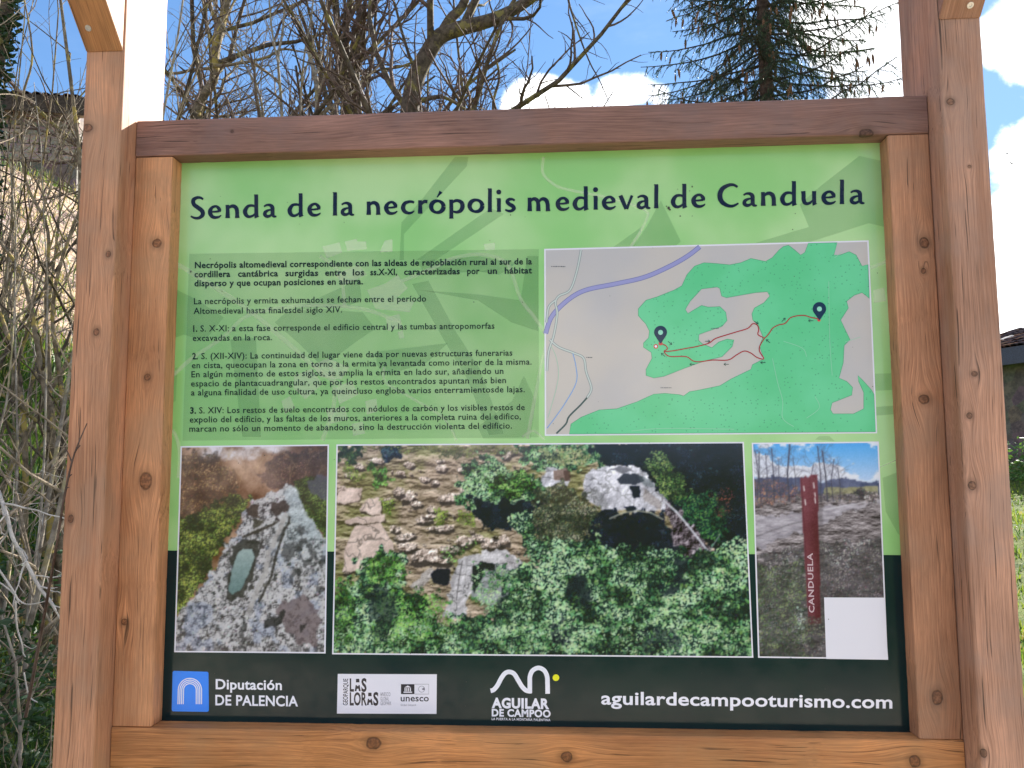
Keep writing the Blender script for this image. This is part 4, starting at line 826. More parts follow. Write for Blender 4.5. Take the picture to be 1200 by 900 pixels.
c = t.mix(bank, gr, tan); t.put(p.inputs['Base Color'], c); p.inputs['Roughness'].default_value = .95; p.inputs['Specular IOR Level'].default_value = .1
bn = t.add('ShaderNodeBump'); bn.inputs['Distance'].default_value = .06; bn.inputs['Strength'].default_value = .8; t.put(bn.inputs['Height'], t.noise(co, 9., 7., .7)); t.put(p.inputs['Normal'], bn.outputs[0])
me.materials.append(m); tag(link('ground', me), kind='structure')
# unseen, added to bounce warm light: gravel path in front of the board
m, t, p = new_mat('bounce_gravel'); co = t.coord(); vv = t.voro(co, 45.)
t.put(p.inputs['Base Color'], t.mix(t.ramp(t.noise(co, 3., 5.), .35, .65), (.52, .43, .32, 1), (.38, .31, .23, 1))); p.inputs['Roughness'].default_value = .95
bn = t.add('ShaderNodeBump'); bn.inputs['Distance'].default_value = .01; t.put(bn.inputs['Height'], vv.outputs['Distance']); t.put(p.inputs['Normal'], bn.outputs[0])
mb = MB(); xs = np.linspace(-14, 14, 57); e0 = -.75+.12*np.sin(xs*1.3); e1 = -4.6+.2*np.sin(xs*.8+1)
mb.add([(x, a, float(hgt(x, a))+.03) for x, a in zip(xs, e1)]+[(x, (a+b)/2, float(hgt(x, (a+b)/2))+.045) for x, a, b in zip(xs, e0, e1)]+[(x, a, float(hgt(x, a))+.03) for x, a in zip(xs, e0)],
       [(i, i+1, 57+i+1, 57+i) for i in range(56)]+[(57+i, 58+i, 114+i+1, 114+i) for i in range(56)])
tag(mb.build('bounce_path', m, None, True), kind='structure')

# ------------------------------------------------------------------ grass (uncountable)
def grass(name, n, ratios, D0, D1, L0, L1, cols, seed, dens=None, wfac=1., mat=None):
    g = np.random.default_rng(seed)
    D = D0*(D1/D0)**(g.random(n)**.8); ra = ratios[0]+(ratios[1]-ratios[0])*g.random(n)
    x = CAM[0]+ra*D; y = CAM[1]+D
    cl = np.sin(x*5+np.sin(y*3)*2)*np.sin(y*4.3+np.sin(x*2.1)*2)
    keep = (cl+g.random(n)*1.6 > -.1); x, y, D = x[keep], y[keep], D[keep]; n = len(x)
    z = hgt(x, y); L = (L0+(L1-L0)*g.random(n)**1.6); w = (.0022+.0006*D)*wfac*(.7+.6*g.random(n))
    a = g.random(n)*2*np.pi; le = .15+.75*g.random(n)**1.3; la = g.random(n)*2*np.pi
    dx, dy = np.cos(la)*le*L, np.sin(la)*le*L; wx, wy = np.cos(a)*w, np.sin(a)*w
    z = z-.03
    P = np.stack([np.stack([x-wx, y-wy, z], 1), np.stack([x+wx, y+wy, z], 1), np.stack([x+dx*.35+wx*.7, y+dy*.35+wy*.7, z+L*.6], 1), np.stack([x+dx*.35-wx*.7, y+dy*.35-wy*.7, z+L*.6], 1), np.stack([x+dx, y+dy, z+L*(1-.4*le)], 1)], 1).reshape(-1, 3)
    b = np.arange(n)*5; me = bpy.data.meshes.new(name)
    fs = np.concatenate([np.stack([b, b+1, b+2, b+3], 1).ravel()]); ft = np.stack([b+3, b+2, b+4], 1).ravel()
    me.vertices.add(len(P)); me.vertices.foreach_set('co', P.ravel()); me.loops.add(n*7); me.loops.foreach_set('vertex_index', np.concatenate([fs, ft]).astype(np.int32))
    me.polygons.add(2*n); me.polygons.foreach_set('loop_start', np.concatenate([np.arange(n)*4, 4*n+np.arange(n)*3]).astype(np.int32)); me.update(calc_edges=True); me.validate()
    for c in mat: me.materials.append(c)
    mi = g.integers(0, len(mat), n); me.polygons.foreach_set('material_index', np.concatenate([mi, mi]).astype(np.int32))
    return tag(link(name, me), kind='stuff')
def leaf_mat(name, col, tr=.35, rough=.5):
    m, t, p = new_mat(name); t.put(p.inputs['Base Color'], t.vmath('SCALE', tuple(col), scale=t.ramp(t.noise(t.coord(), 8., 3.), .3, .7, .7, 1.35)))
    p.inputs['Roughness'].default_value = rough; p.inputs['Specular IOR Level'].default_value = .3
    tl = t.add('ShaderNodeBsdfTranslucent'); tl.inputs[0].default_value = tuple(np.array(col)*np.array([1.3, 1.3, .7]))+(1,); mx = t.add('ShaderNodeMixShader'); mx.inputs[0].default_value = tr
    t.l.new(p.outputs[0], mx.inputs[1]); t.l.new(tl.outputs[0], mx.inputs[2]); t.l.new(mx.outputs[0], t.n['Material Output'].inputs[0]); return m
gm1, gm2, gm3, gm4 = leaf_mat('grass_green', (.07, .14, .025)), leaf_mat('grass_yellow', (.17, .22, .04)), leaf_mat('grass_straw', (.26, .21, .11)), leaf_mat('grass_deep', (.03, .07, .02))
grass('grass', 34000, (-.95, -.42), 2.4, 9.5, .15, .5, None, 1, mat=[gm4, gm1, gm4, gm4, gm1, gm2])  # deep green blades carry the lower left shade in their colour
grass('grass', 11000, (-1.0, -.42), 8., 19., .12, .40, None, 2, mat=[gm3, gm4, gm2, gm1, gm3], wfac=.8)
grass('grass', 32000, (.42, .95), 3.2, 22., .04, .16, None, 3, mat=[gm2, gm1, gm2, gm2, gm1, gm2, gm3], wfac=1.1)

grass('grass', 45000, (-.45, .45), 2.6, 15., .05, .2, None, 6, mat=[gm1, gm2, gm1, gm4, gm3], wfac=1.2)
# ------------------------------------------------------------------ bare trees and shrubs
def bark(name, c1, c2, lichen=0., lc=(.42, .36, .08), sc=18.):
    m, t, p = new_mat(name); co = t.coord(); n = t.noise(co, sc, 5., .65)
    c = t.mix(t.ramp(n, .35, .65), tuple(c1)+(1,), tuple(c2)+(1,))
    if lichen: c = t.mix(t.math('MULTIPLY', t.ramp(t.noise(co, 5.5, 5., .7), .52, .60), lichen), c, tuple(lc)+(1,))
    t.put(p.inputs['Base Color'], c); p.inputs['Roughness'].default_value = .85; p.inputs['Specular IOR Level'].default_value = .15
    bn = t.add('ShaderNodeBump'); bn.inputs['Distance'].default_value = .01; bn.inputs['Strength'].default_value = .9; t.put(bn.inputs['Height'], t.noise(t.vmath('MULTIPLY', co, (3., 3., .8)), sc*1.5, 5., .7)); t.put(p.inputs['Normal'], bn.outputs[0]); return m
bk_d = bark('bark_dark', (.055, .042, .032), (.13, .10, .075), .35); bk_l = bark('bark_lichen', (.10, .075, .05), (.24, .19, .13), .85, (.36, .27, .07)); bk_g = bark('bark_grey', (.17, .14, .11), (.33, .29, .24), .4, (.40, .34, .12))
tw_d = bark('twig_brown', (.085, .055, .045), (.17, .12, .10)); tw_g = bark('twig_grey', (.17, .13, .09), (.36, .29, .21)); tw_p = bark('twig_bleached', (.42, .38, .34), (.60, .55, .50))
def rdir(g, d, spread):
    v = g.normal(0, 1, 3); v -= d*(v@d); v /= np.linalg.norm(v)+1e-9; return unit(d*math.cos(spread)+v*math.sin(spread))
def limb(g, p, d, L, r, n, wig, up, tip=.35):
    pts = [np.array(p, float)]; rr = [r]; d = np.array(d, float)
    for k in range(n):
        d = unit(d+g.normal(0, wig, 3)+np.array([0, 0, up])); pts.append(pts[-1]+d*L/n); rr.append(max(r*(1-(1-tip)*(k+1)/n), .0012))
    return np.array(pts), rr
def ramify(g, mbs, pts, rr, lev, maxlev, spacing, ang=(.5, 1.0), lf=.42, wig=.16, up=.05, rmin=.0016, s0=.15, Lmin=.10, zmin=-9, total=None):
    seg = np.linalg.norm(np.diff(pts, axis=0), axis=1); cum = np.concatenate([[0], np.cumsum(seg)]); T = cum[-1]
    tot = total or T; s = T*s0+spacing*g.random()
    while s < T*.99:
        i = min(np.searchsorted(cum, s)-1, len(seg)-1); i = max(i, 0); f = (s-cum[i])/seg[i]; q = pts[i]*(1-f)+pts[i+1]*f; r0 = rr[i]*(1-f)+rr[i+1]*f
        s += spacing*(.5+g.random())
        if q[2] < zmin: continue
        d = unit(pts[i+1]-pts[i]); L = tot*lf*(1.15-.7*s/T)*(.55+.8*g.random())
        if L < Lmin: continue
        dd = rdir(g, d, ang[0]+(ang[1]-ang[0])*g.random()); r1 = max(min(r0*.62, .010+L*.012)*(.7+.5*g.random()), rmin)
        cp, cr = limb(g, q, dd, L, r1, 6 if lev < 2 else 4, wig, up); k = min(lev, len(mbs)-1)
        mbs[k].tube(cp, cr, (6, 5, 3, 3, 3)[min(lev, 4)], False)
        if lev < maxlev: ramify(g, mbs, cp, cr, lev+1, maxlev, spacing*(.62 if lev < 2 else .8), ang, lf*1.05, wig, up*.6, rmin, .12, Lmin)
def tree(name, label, cat, base, stems, mats, seed, spacing=.35, maxlev=3, group=None, zmin=2.0, lf=.35, **kw):
    """stems = list of (points, radii); parts: trunk (each stem), branches, twigs"""
    g = np.random.default_rng(seed); root = empty(name, base, label, cat, group); mbs = [MB(), MB(), MB()]
    for pts, rr in stems:
        P = smooth3(pts, rr); t0 = MB(); t0.tube(P[0], P[1], 9); t0.build('trunk', mats[0], root, True)
        ramify(g, mbs, P[0], P[1], 0, maxlev, spacing, lf=lf, zmin=zmin, **kw)
    mbs[0].build('branches', mats[1], root, True)
    b = mbs[1]; c = mbs[2]
    if b.n: tag(b.build('twigs', mats[2], root), kind='stuff')
    if c.n: tag(c.build('fine_twigs', mats[-1], root), kind='stuff')
    return root
def smooth3(pts, rr, k=5):
    P = np.array(pts, float); out = []; ro = []; n = len(P)
    for i in range(n-1):
        p0, p1, p2, p3 = P[max(i-1, 0)], P[i], P[i+1], P[min(i+2, n-1)]
        for j in range(k):
            t_ = j/k; out.append(.5*((2*p1)+(-p0+p2)*t_+(2*p0-5*p1+4*p2-p3)*t_*t_+(-p0+3*p1-3*p2+p3)*t_**3)); ro.append(rr[i]*(1-t_)+rr[i+1]*t_)
    out.append(P[-1]); ro.append(rr[-1]); return np.array(out), ro
def stem(Y, pl, w, ground=True, Ys=None):
    """pl = px points from low to high, w = thickness in px; the foot runs down to the soil"""
    pts = [at(x, y, Y if Ys is None else Ys[i]) for i, (x, y) in enumerate(pl)]; sc = (Y-CAM[1])/F_PX; rr = [q*sc/2 for q in w]
    if ground:
        f = pts[0].copy(); f = np.array([f[0]+(f[0]-pts[1][0])*.4, f[1], 0]); f[2] = float(hgt(f[0], f[1]))-.15
        pts = [f]+pts; rr = [rr[0]*1.5]+rr
    return pts, rr
def foot(st): q = st[0][0]; return (q[0], q[1], q[2]+.15)
s1 = [stem(7.4, [(228,220),(230,130),(250,95),(252,60),(262,18),(276,-40),(300,-160),(310,-330)], [13,12.5,11.5,11,10,9,6,2]), stem(7.4, [(258,35),(246,5),(238,-60),(225,-200)], [6,5,4,1.5], False),
      stem(7.3, [(250,78),(275,75),(310,68),(330,58),(350,60),(380,66)], [4.5,4,3.4,3,2.2,1.2], False), stem(7.5, [(248,80),(225,82),(205,86),(170,84)], [4,4,3.6,2], False)]
tree('bare_tree', 'bare tree with yellow lichen on its leaning trunk, left of the twin trunks', 'tree', foot(s1[0]), s1, (bk_l, bk_d, tw_d, tw_g), 21, .30, 3, 'bare trees behind the board')
s2 = [stem(8., [(402,240),(404,130),(408,85),(405,40),(412,-20),(420,-200)], [12,11,10,9,8,3]), stem(8., [(420,240),(419,130),(417,80),(422,30),(420,-40),(440,-220)], [12,11,10,9,7.5,3], True),
      stem(7.8, [(426,130),(436,70),(440,20),(446,-60)], [5,4,3.6,2], False), stem(7.8, [(400,105),(392,95),(396,55),(385,-30)], [6,5,4,2], False)]
tree('bare_tree', 'bare tree with twin upright dark trunks close together above the board', 'tree', foot(s2[0]), s2, (bk_d, bk_d, tw_d, tw_d), 22, .33, 3, 'bare trees behind the board')
s3 = [stem(6.8, [(470,240),(480,130),(488,90),(503,60),(517,42),(545,32),(580,22),(620,0),(680,-50),(740,-140)], [25,23,22,21,20,18.5,16,13,9,3]), stem(6.8, [(515,45),(528,22),(545,0),(562,-70),(570,-200)], [15,13,11,8,3], False),
      stem(6.7, [(486,122),(500,116),(520,114),(545,128)], [7,6,4.5,2.5], False), stem(6.9, [(500,66),(470,78),(445,82),(425,92)], [3,3,2.6,1.6], False), stem(6.6, [(580,150),(578,120),(585,90),(578,60),(570,48)], [4,3.6,3,2.6,1.8], False)]
tree('bare_tree', 'bare tree with a thick dark trunk curving over to the right above the board', 'tree', foot(s3[0]), s3, (bk_d, bk_d, tw_d, tw_d), 23, .30, 3, 'bare trees behind the board')
s4 = [stem(6.2, [(372,240),(372,130),(370,92),(362,62),(351,25)], [7,6,6,5,3.5]), stem(6.2, [(330,240),(330,130),(326,70),(332,30),(337,-60)], [4,3.6,3.2,3,1.5], True), stem(6., [(326,75),(318,30),(312,-50)], [2.6,2.4,1.2], False),
      stem(6.3, [(350,240),(352,130),(356,70),(366,10),(372,-60)], [3,2.6,2.4,2.2,1.2], True), stem(6.1, [(300,240),(308,130),(284,70),(262,30),(232,-40)], [3,2.8,2.6,2.4,1.2], True)]
tree('bare_sapling', 'slender pale-stemmed bare sapling with a broken stub between the two left trees above the board', 'sapling', foot(s4[0]), s4, (bk_g, tw_g, tw_g, tw_d), 24, .26, 2, None, lf=.3)
s5 = [stem(6.6, [(640,-330),(655,-120),(668,-10),(680,45),(700,90),(716,124)], [5,4,3.4,3,2.2,1.2], False)]
g5 = at(560, -200, 7.0)
s5[0] = ([at(655,-40,6.8)]+s5[0][0][2:], [.012]+s5[0][1][2:])
root3 = [o for o in bpy.data.objects if o.name.startswith('bare_tree')][-1]
gg = np.random.default_rng(5); P_ = smooth3([at(600, 12, 6.8), at(640, -20, 6.7), at(662, -12, 6.6), at(668, 8, 6.6), at(680, 45, 6.6), at(692, 75, 6.6), at(703, 95, 6.6), at(716, 126, 6.6)], [.022, .018, .014, .012, .010, .008, .006, .003])
mbh = [MB(), MB()]; mbh[0].tube(P_[0], P_[1], 6); ramify(gg, mbh, P_[0], P_[1], 1, 2, .16, lf=.26, up=-.03, s0=.3); mbh[0].build('hanging_branch', bk_d, root3, True); mbh[1].build('hanging_twigs', tw_d, root3)
s6 = [stem(9.5, [(300+dx, 240), (300+dx+q, 130), (300+dx+2*q, 40), (300+dx+3*q, -80)], [4,3.4,3,1.5]) for dx, q in ((-60, 6), (60, 10), (255, -10))]
tree('bare_thicket', 'thicket of thin bare stems standing behind the trees above the left half of the board', 'thicket', foot(s6[0]), s6, (bk_d, tw_d, tw_d, tw_d), 26, .26, 2, None, zmin=4.)

def shrub(label, x, y, n, H, spread, mats, seed, lean=(0, 0), spacing=.2, maxlev=2, r0=.014, group='bare shrubs left of the board', cat='shrub', wig=.06, name='bare_shrub', up=.03, lf=.28):
    g = np.random.default_rng(seed); z = float(hgt(x, y)); root = empty(name, (x, y, z), label, cat, group); mbs = [MB(), MB(), MB()]
    for k in range(n):
        d = unit([g.normal(0, spread)+lean[0], g.normal(0, spread)+lean[1], 1.]); q = np.array([x+g.normal(0, .12), y+g.normal(0, .12), z-.1]); L = H*(.6+.5*g.random())
        pts, rr = limb(g, q, d, L, r0*(.6+.8*g.random()), 9, wig, up, .2); mbs[0].tube(pts, rr, 6); ramify(g, mbs[1:], pts, rr, 0, maxlev-1, spacing, (.4, 1.1), lf, .12, 0., s0=.08)
    mbs[0].build('stem', mats[0], root, True); mbs[0] = None; tag(mbs[1].build('branches', mats[1], root), kind='stuff')
    if mbs[2].n: tag(mbs[2].build('twigs', mats[-1], root), kind='stuff')
    return root
shrub('tall grey-stemmed bare shrub with long arching canes beside the left post', -2.75, 2.3, 7, 4.3, .16, (bk_g, tw_g, tw_g), 31, (.08, 0), .3)
shrub('dense bare hazel with lichened stems standing on the bank at the left edge', -4.3, 3.9, 9, 5.2, .20, (bk_l, tw_g, tw_d), 32, (.1, 0), .34)
shrub('dark twiggy bare shrub higher up the bank at the left edge', -5.6, 5.6, 9, 4.6, .22, (bk_d, tw_d, tw_g), 33, (.12, 0), .36)
shrub('low tangle of pale dead canes at the foot of the hedge by the left post', -2.35, 1.5, 9, 1.9, .55, (bk_g, tw_g, tw_g), 34, (0, 0), .18, r0=.008, wig=.12, up=-.02)
shrub('sprawling bleached bramble canes arching over the lower left grass', -3.1, 2.7, 12, 2.6, .6, (bk_g, tw_g, tw_p), 35, (.05, -.1), .22, r0=.009, wig=.12, up=-.05)
shrub('straggling grey bare bush in front of the pale bank on the left', -6.6, 7.3, 10, 3.6, .3, (bk_g, tw_g, tw_d), 36, (.1, 0), .34)
sl = [stem(3.0, [(62,520),(52,455),(38,370),(24,318),(-6,276)], [8,7,6,5,3.5]), stem(3.1, [(74,520),(70,440),(62,380),(66,330),(84,270),(104,225)], [7,6,5,4.5,4,3]), stem(2.9, [(30,560),(22,450),(2,372),(-20,330)], [7,6,5,4]), stem(3.3, [(58,480),(54,350),(56,270),(30,210),(26,120),(38,60),(20,-40)], [5,4.5,4,3.5,3,2.5,1.5]), stem(3.4, [(100,480),(92,330),(94,200),(84,104),(76,40),(66,-40)], [6,5.5,5,4.5,4,3])]
tree('bare_hazel', 'stout-limbed dark hazel with crossing branches between the left post and the pale bank', 'shrub', foot(sl[0]), sl, (bk_l, bk_d, tw_g, tw_g), 41, .34, 2, None, zmin=.9, lf=.3)
# bleached forked branch reaching across the lower left corner
g = np.random.default_rng(8); fb = empty('bleached_branch', at(-20, 560, 1.3), 'bleached forked dead branch sloping down to the left post in the lower left', 'branch'); mbs = [MB(), MB()]
P_ = smooth3([at(-30,520,1.45), at(4,592,1.35), at(14,628,1.3), at(30,658,1.3), at(46,688,1.28), at(60,706,1.26), at(66,716,1.25)], [.008,.0078,.0075,.007,.0066,.006,.0025]); mbs[0].tube(P_[0], P_[1], 8); ramify(g, mbs, P_[0], P_[1], 1, 2, .055, (.5, 1.2), .36, .2, -.05, .0012, .1, .03)
for pl, w in (([(-20,670),(10,690),(30,708),(62,702)], .0035), ([(18,705),(20,735),(26,755),(27,765),(30,770)], .004), ([(27,755),(38,760),(48,752)], .0018), ([(28,788),(34,815),(44,823)], .003), ([(-10,655),(14,690),(22,706)], .0045)):
    q = smooth3([at(a, b, 1.28) for a, b in pl], [w*(1-.12*k) for k in range(len(pl))]); mbs[0].tube(q[0], q[1], 6)
mbs[0].build('limb', tw_p, fb, True); mbs[1].build('twigs', tw_p, fb)
# slim shoot that leans across the front of the left post
sh = empty('budding_shoot', at(40, 800, -.02), 'slim dark budding shoot leaning across the front of the left post', 'twig'); mb = MB()
P_ = smooth3([at(30,840,.1), at(52,720,.0), at(66,640,-.10), at(74,590,-.128), at(80,560,-.130), at(84,543,-.131), at(90,524,-.131), at(102,496,-.132)], [.004,.0035,.0028,.0024,.0022,.0020,.0016,.0010]); mb.tube(P_[0], P_[1], 8)
for a, b in (((84,541),(76,524)), ((88,530),(94,522)), ((79,562),(84,556)), ((77,574),(81,571))): mb.tube([at(*a, -.131), (at(*a, -.131)+at(*b, -.134))/2+np.array([0, 0, .002]), at(*b, -.134)], [.0016, .0013, .0012], 6)
mb.build('shoot', tw_d, sh, True)

# mossy ivy-clad trunk in the upper left corner
iv = empty('mossy_trunk', at(-12, 300, 4.2), 'dark mossy ivy-grown trunk at the upper left edge', 'tree'); mb = MB()
st = stem(4.2, [(-30,240),(-22,120),(-8,60),(2,10),(0,-60),(12,-200)], [38,34,30,28,24,14]); P_ = smooth3(*st); mb.tube(P_[0], P_[1], 12); mb.build('trunk', bk_d, iv, True)
def leaves(name, mat, parent, n, fn, size, seed):
    g = np.random.default_rng(seed); V, Fc = [], []
    for k in range(n):
        c = fn(g); s = size*(.5+.9*g.random()); nrm = unit(g.normal(0, 1, 3)+np.array([0, -.3, .8])); a = np.cross(nrm, [0, 0, 1.]); a = unit(a+g.normal(0, .3, 3)); b = np.cross(nrm, a); i = len(V)
        V += [c-a*s, c-a*s*.2+b*s*.55-nrm*s*.1, c+a*s, c-a*s*.2-b*s*.55-nrm*s*.1, c+nrm*s*.12]; Fc += [(i, i+1, i+4), (i+1, i+2, i+4), (i+2, i+3, i+4), (i+3, i, i+4)]
    me = bpy.data.meshes.new(name); me.from_pydata([tuple(v) for v in V], [], Fc); me.materials.append(mat); me.update(); return tag(link(name, me, parent), kind='stuff')
iv_m, br_m, br_l = leaf_mat('ivy_leaf', (.025, .05, .018), .15), leaf_mat('bramble_leaf', (.035, .085, .03), .25), leaf_mat('herb_leaf', (.09, .17, .045), .3)
PP, RR = P_
def ivf(g):
    i = g.integers(4, len(PP)); a = g.random()*6.28; r = RR[i]*(1.+.7*g.random()); return PP[i]+np.array([math.cos(a)*r, math.sin(a)*r, g.normal(0, .12)])
leaves('ivy', iv_m, iv, 1400, ivf, .035, 4)
def bush_thing(label, x, y, rx, ry, rz, n, mat, size, seed):
    z = float(hgt(x, y)); b = empty('bramble_bush', (x, y, z), label, 'bush'); g = np.random.default_rng(seed); mb = MB()
    for k in range(14):
        d = unit([g.normal(0, .7), g.normal(0, .7), 1]); q, r = limb(g, (x, y, z-.05), d, rz*1.3*(.6+.5*g.random()), .005, 6, .18, -.08); mb.tube(q, r, 4)
    mb.build('stems', tw_d, b)
    def fn(g):
        v = unit(g.normal(0, 1, 3)); r = g.random()**.4; return np.array([x+v[0]*r*rx, y+v[1]*r*ry, z+abs(v[2])*r*rz+.02*g.normal()])
    leaves('foliage', mat, b, n, fn, size, seed+1)
for a in [('dark ivy-leaved bush under the bare canes at the left edge, behind the bleached branch', -2.75, 1.55, .9, .6, 1.1, 2600, iv_m, .024, 63), ('dark bramble bush in the shade at the bottom left corner', -2.15, 1.1, .6, .5, .5, 1300, iv_m, .022, 51), ('low green bramble bush beside the left post above the bottom corner', -2.7, 1.9, .8, .6, .75, 1300, br_m, .024, 53), ('leafy bramble bush under the bare canes at the left edge', -3.5, 2.8, .9, .7, .9, 1300, br_m, .026, 55),
          ('dark leafy bush at the lower right edge beside the right post', 2.75, 2.2, .55, .5, .55, 900, iv_m, .026, 57), ('bright green leafy bush at the right edge halfway down the meadow', 4.1, 4.4, .5, .5, .42, 700, br_l, .028, 59), ('pale green weeds growing against the foot of the barn wall at right', 9.9, 15.6, 1.6, .8, .9, 900, br_l, .06, 61)]: bush_thing(*a)

# ------------------------------------------------------------------ spruce
tk = at(905, 300, 11.); zb = float(hgt(tk[0], tk[1])); sp = empty('spruce_tree', (tk[0], tk[1], zb), 'dark spruce with drooping needled branches and hanging cones above the right of the board', 'spruce')
g = np.random.default_rng(77); mb = MB(); H = 14.5; mb.tube([(tk[0], tk[1], zb-.2), (tk[0]+.02, tk[1], zb+5), (tk[0]-.02, tk[1], zb+10), (tk[0], tk[1], zb+H)], [.22, .13, .08, .015], 12); mb.build('trunk', bark('spruce_bark', (.07, .045, .035), (.15, .10, .08)), sp, True)
bw, nd_v, nd_f, cones = MB(), [], [], []
z = zb+2.6
def needles(pts, sp_=.010, ln=.026, wd=.0042):
    seg = np.diff(pts, axis=0); ln_s = np.linalg.norm(seg, axis=1)
    for i in range(len(seg)):
        n = max(int(ln_s[i]/sp_*1.6), 1); d = seg[i]/ln_s[i]; f = g.random(n)[:, None]; q = pts[i]+seg[i]*f
        v = g.normal(0, 1, (n, 3)); v -= (v@d)[:, None]*d; v /= np.linalg.norm(v, axis=1)[:, None]; dr = v*.8+d*.65; tip = q+dr*ln*(.7+.6*g.random((n, 1))); s_ = np.cross(dr, v+.3)*1.; s_ /= np.linalg.norm(s_, axis=1)[:, None]+1e-9
        b = len(nd_v)
        for k in range(n): nd_v.extend([q[k]-s_[k]*wd, q[k]+s_[k]*wd, tip[k]]); nd_f.append((b+3*k, b+3*k+1, b+3*k+2))
while z < zb+H-.3:
    Lr = 3.9*(1-(z-zb)/(H+1.2)); a0 = g.random()*6.28; dense = 5.9 < z < 10.6
    for k in range(7 if dense else 5):
        a = a0+k*2*math.pi/(7 if dense else 5)+g.normal(0, .2); L = Lr*(.75+.35*g.random()); n = 8; pts = []
        for i in range(n+1):
            s = i/n; pts.append(np.array([tk[0]+math.cos(a)*L*s, tk[1]+math.sin(a)*L*s, z-.42*L*s+.34*L*s*s*(.8+.3*math.sin(k*2.1))+g.normal(0, .012)]))
        pts = np.array(pts); bw.tube(pts, [.018*(1-.8*i/n)+.002 for i in range(n+1)], 5); needles(pts[3:])
        side = unit([-math.sin(a), math.cos(a), 0]); out = np.array([math.cos(a), math.sin(a), 0]); s = .16
        while s < .98:
            q = pts[int(s*n)]+(pts[min(int(s*n)+1, n)]-pts[int(s*n)])*(s*n-int(s*n))
            for sg in (1, -1):
                l = (.62*(1-s)+.16)*L*.42*(.6+.6*g.random()); d = unit(side*sg+out*.75+np.array([0, 0, -.3-.8*g.random()])); tp, tr_ = limb(g, q, d, l, .006, 4, .1, -.10)
                bw.tube(tp, tr_, 3, False); needles(tp, .009 if dense else .03)
                if g.random() < .75:
                    for _ in range(1+int(l*4)):
                        j = g.integers(1, 5); d2 = unit(d*.5+np.array([g.normal(0, .3), g.normal(0, .3), -.5])); tp2, tr2 = limb(g, tp[j], d2, l*.45, .0042, 3, .1, -.12); bw.tube(tp2, tr2, 3, False); needles(tp2, .009 if dense else .03)
                        if g.random() < .5 and dense: cones.append(tp2[-1])
                if g.random() < .6 and dense: cones.append(tp[-1])
            s += .06 if dense else .12
    z += (.25 if dense else .5)*(.85+.3*g.random())
bw.build('branches', bark('spruce_twig', (.06, .042, .034), (.10, .075, .055)), sp)
me = bpy.data.meshes.new('needles'); me.from_pydata([tuple(v) for v in nd_v], [], nd_f); me.materials.append(leaf_mat('spruce_needle', (.035, .065, .05), .3)); tag(link('needles', me, sp), kind='stuff')
cm_ = MB(); rows = 9; cs = []
for i in range(rows+1):
    s = i/rows; rad = .0155*math.sin(math.pi*min(.12+.88*s, .97))**.6*(1-.25*s)
    for j in range(8): rj = rad*(1.18 if (i+j) % 2 else .86); cs.append((rj*math.cos(j*math.pi/4), rj*math.sin(j*math.pi/4), -.125*s))
cm_.add(cs, [(i*8+j, i*8+(j+1) % 8, (i+1)*8+(j+1) % 8, (i+1)*8+j) for i in range(rows) for j in range(8)]+[tuple(range(rows*8+7, rows*8-1, -1)), tuple(range(8))])
cme = bpy.data.meshes.new('cone'); cme.from_pydata(cm_.v, [], cm_.f); cme.materials.append(bark('spruce_cone', (.14, .07, .04), (.26, .14, .08), sc=60.))
vis = []
for q in cones:
    w = (q-CAM)@_f; x_, y_ = 600+F_PX*((q-CAM)@_r)/w, 450-F_PX*((q-CAM)@_u)/w
    if 700 < x_ < 1110 and -40 < y_ < 150: vis.append(q)
rg = random.Random(9); rg.shuffle(vis)
for q in vis[:260]:
    o = link('cone', cme, sp); o.location = q; o.rotation_euler = (rg.gauss(0, .13), rg.gauss(0, .13), rg.random()*6.28); o.scale = [1.0+.4*rg.random()]*3

# ------------------------------------------------------------------ buildings
def stone_mat(name, a, b, sc=3.):
    m, t, p = new_mat(name); co = t.coord(); v = t.voro(co, sc, 'F1'); n = t.noise(co, 6., 6., .65)
    c = t.mix(t.ramp(n, .35, .65), tuple(a)+(1,), tuple(b)+(1,)); c = t.vmath('MULTIPLY', c, t.mix(.3, (1, 1, 1, 1), v.outputs['Color'])); t.put(p.inputs['Base Color'], c); p.inputs['Roughness'].default_value = .9
    bn = t.add('ShaderNodeBump'); bn.inputs['Distance'].default_value = .03; t.put(bn.inputs['Height'], n); t.put(p.inputs['Normal'], bn.outputs[0]); return m
def px_at(x, y, Y): return at(x, y, Y)
tile_mats = [bark('tile_red', (.05, .028, .024), (.08, .045, .036), .2, (.2, .18, .12)), bark('tile_pale', (.40, .35, .32), (.60, .56, .52)), bark('tile_dark', (.022, .020, .026), (.045, .036, .038))]
def tile_mesh(mat, w=.2, l=.46):
    mb = MB(); n = 6; vs = []
    for (yy_, rr_, off) in ((0, w/2, .012), (l, w/2*.82, 0)):
        for k in range(n+1): a = math.pi*k/n; vs.append((rr_*math.cos(a), yy_, rr_*.62*math.sin(a)+off))
        for k in range(n+1): a = math.pi*k/n; vs.append(((rr_-.014)*math.cos(a), yy_, (rr_-.014)*.62*math.sin(a)+off-.012))
    m2 = 2*(n+1); f = []
    for k in range(n): f += [(k, k+1, m2+k+1, m2+k), (n+1+k+1, n+1+k, m2+n+1+k, m2+n+1+k+1), (k+1, k, n+1+k, n+1+k+1), (m2+k, m2+k+1, m2+n+1+k+1, m2+n+1+k)]
    me = bpy.data.meshes.new('tile'); me.from_pydata(vs, [], f); me.materials.append(mat); return me
for m_ in tile_mats: m_.node_tree.nodes['Principled BSDF'].inputs['Specular IOR Level'].default_value = 0.
tmesh = [tile_mesh(m_) for m_ in tile_mats]
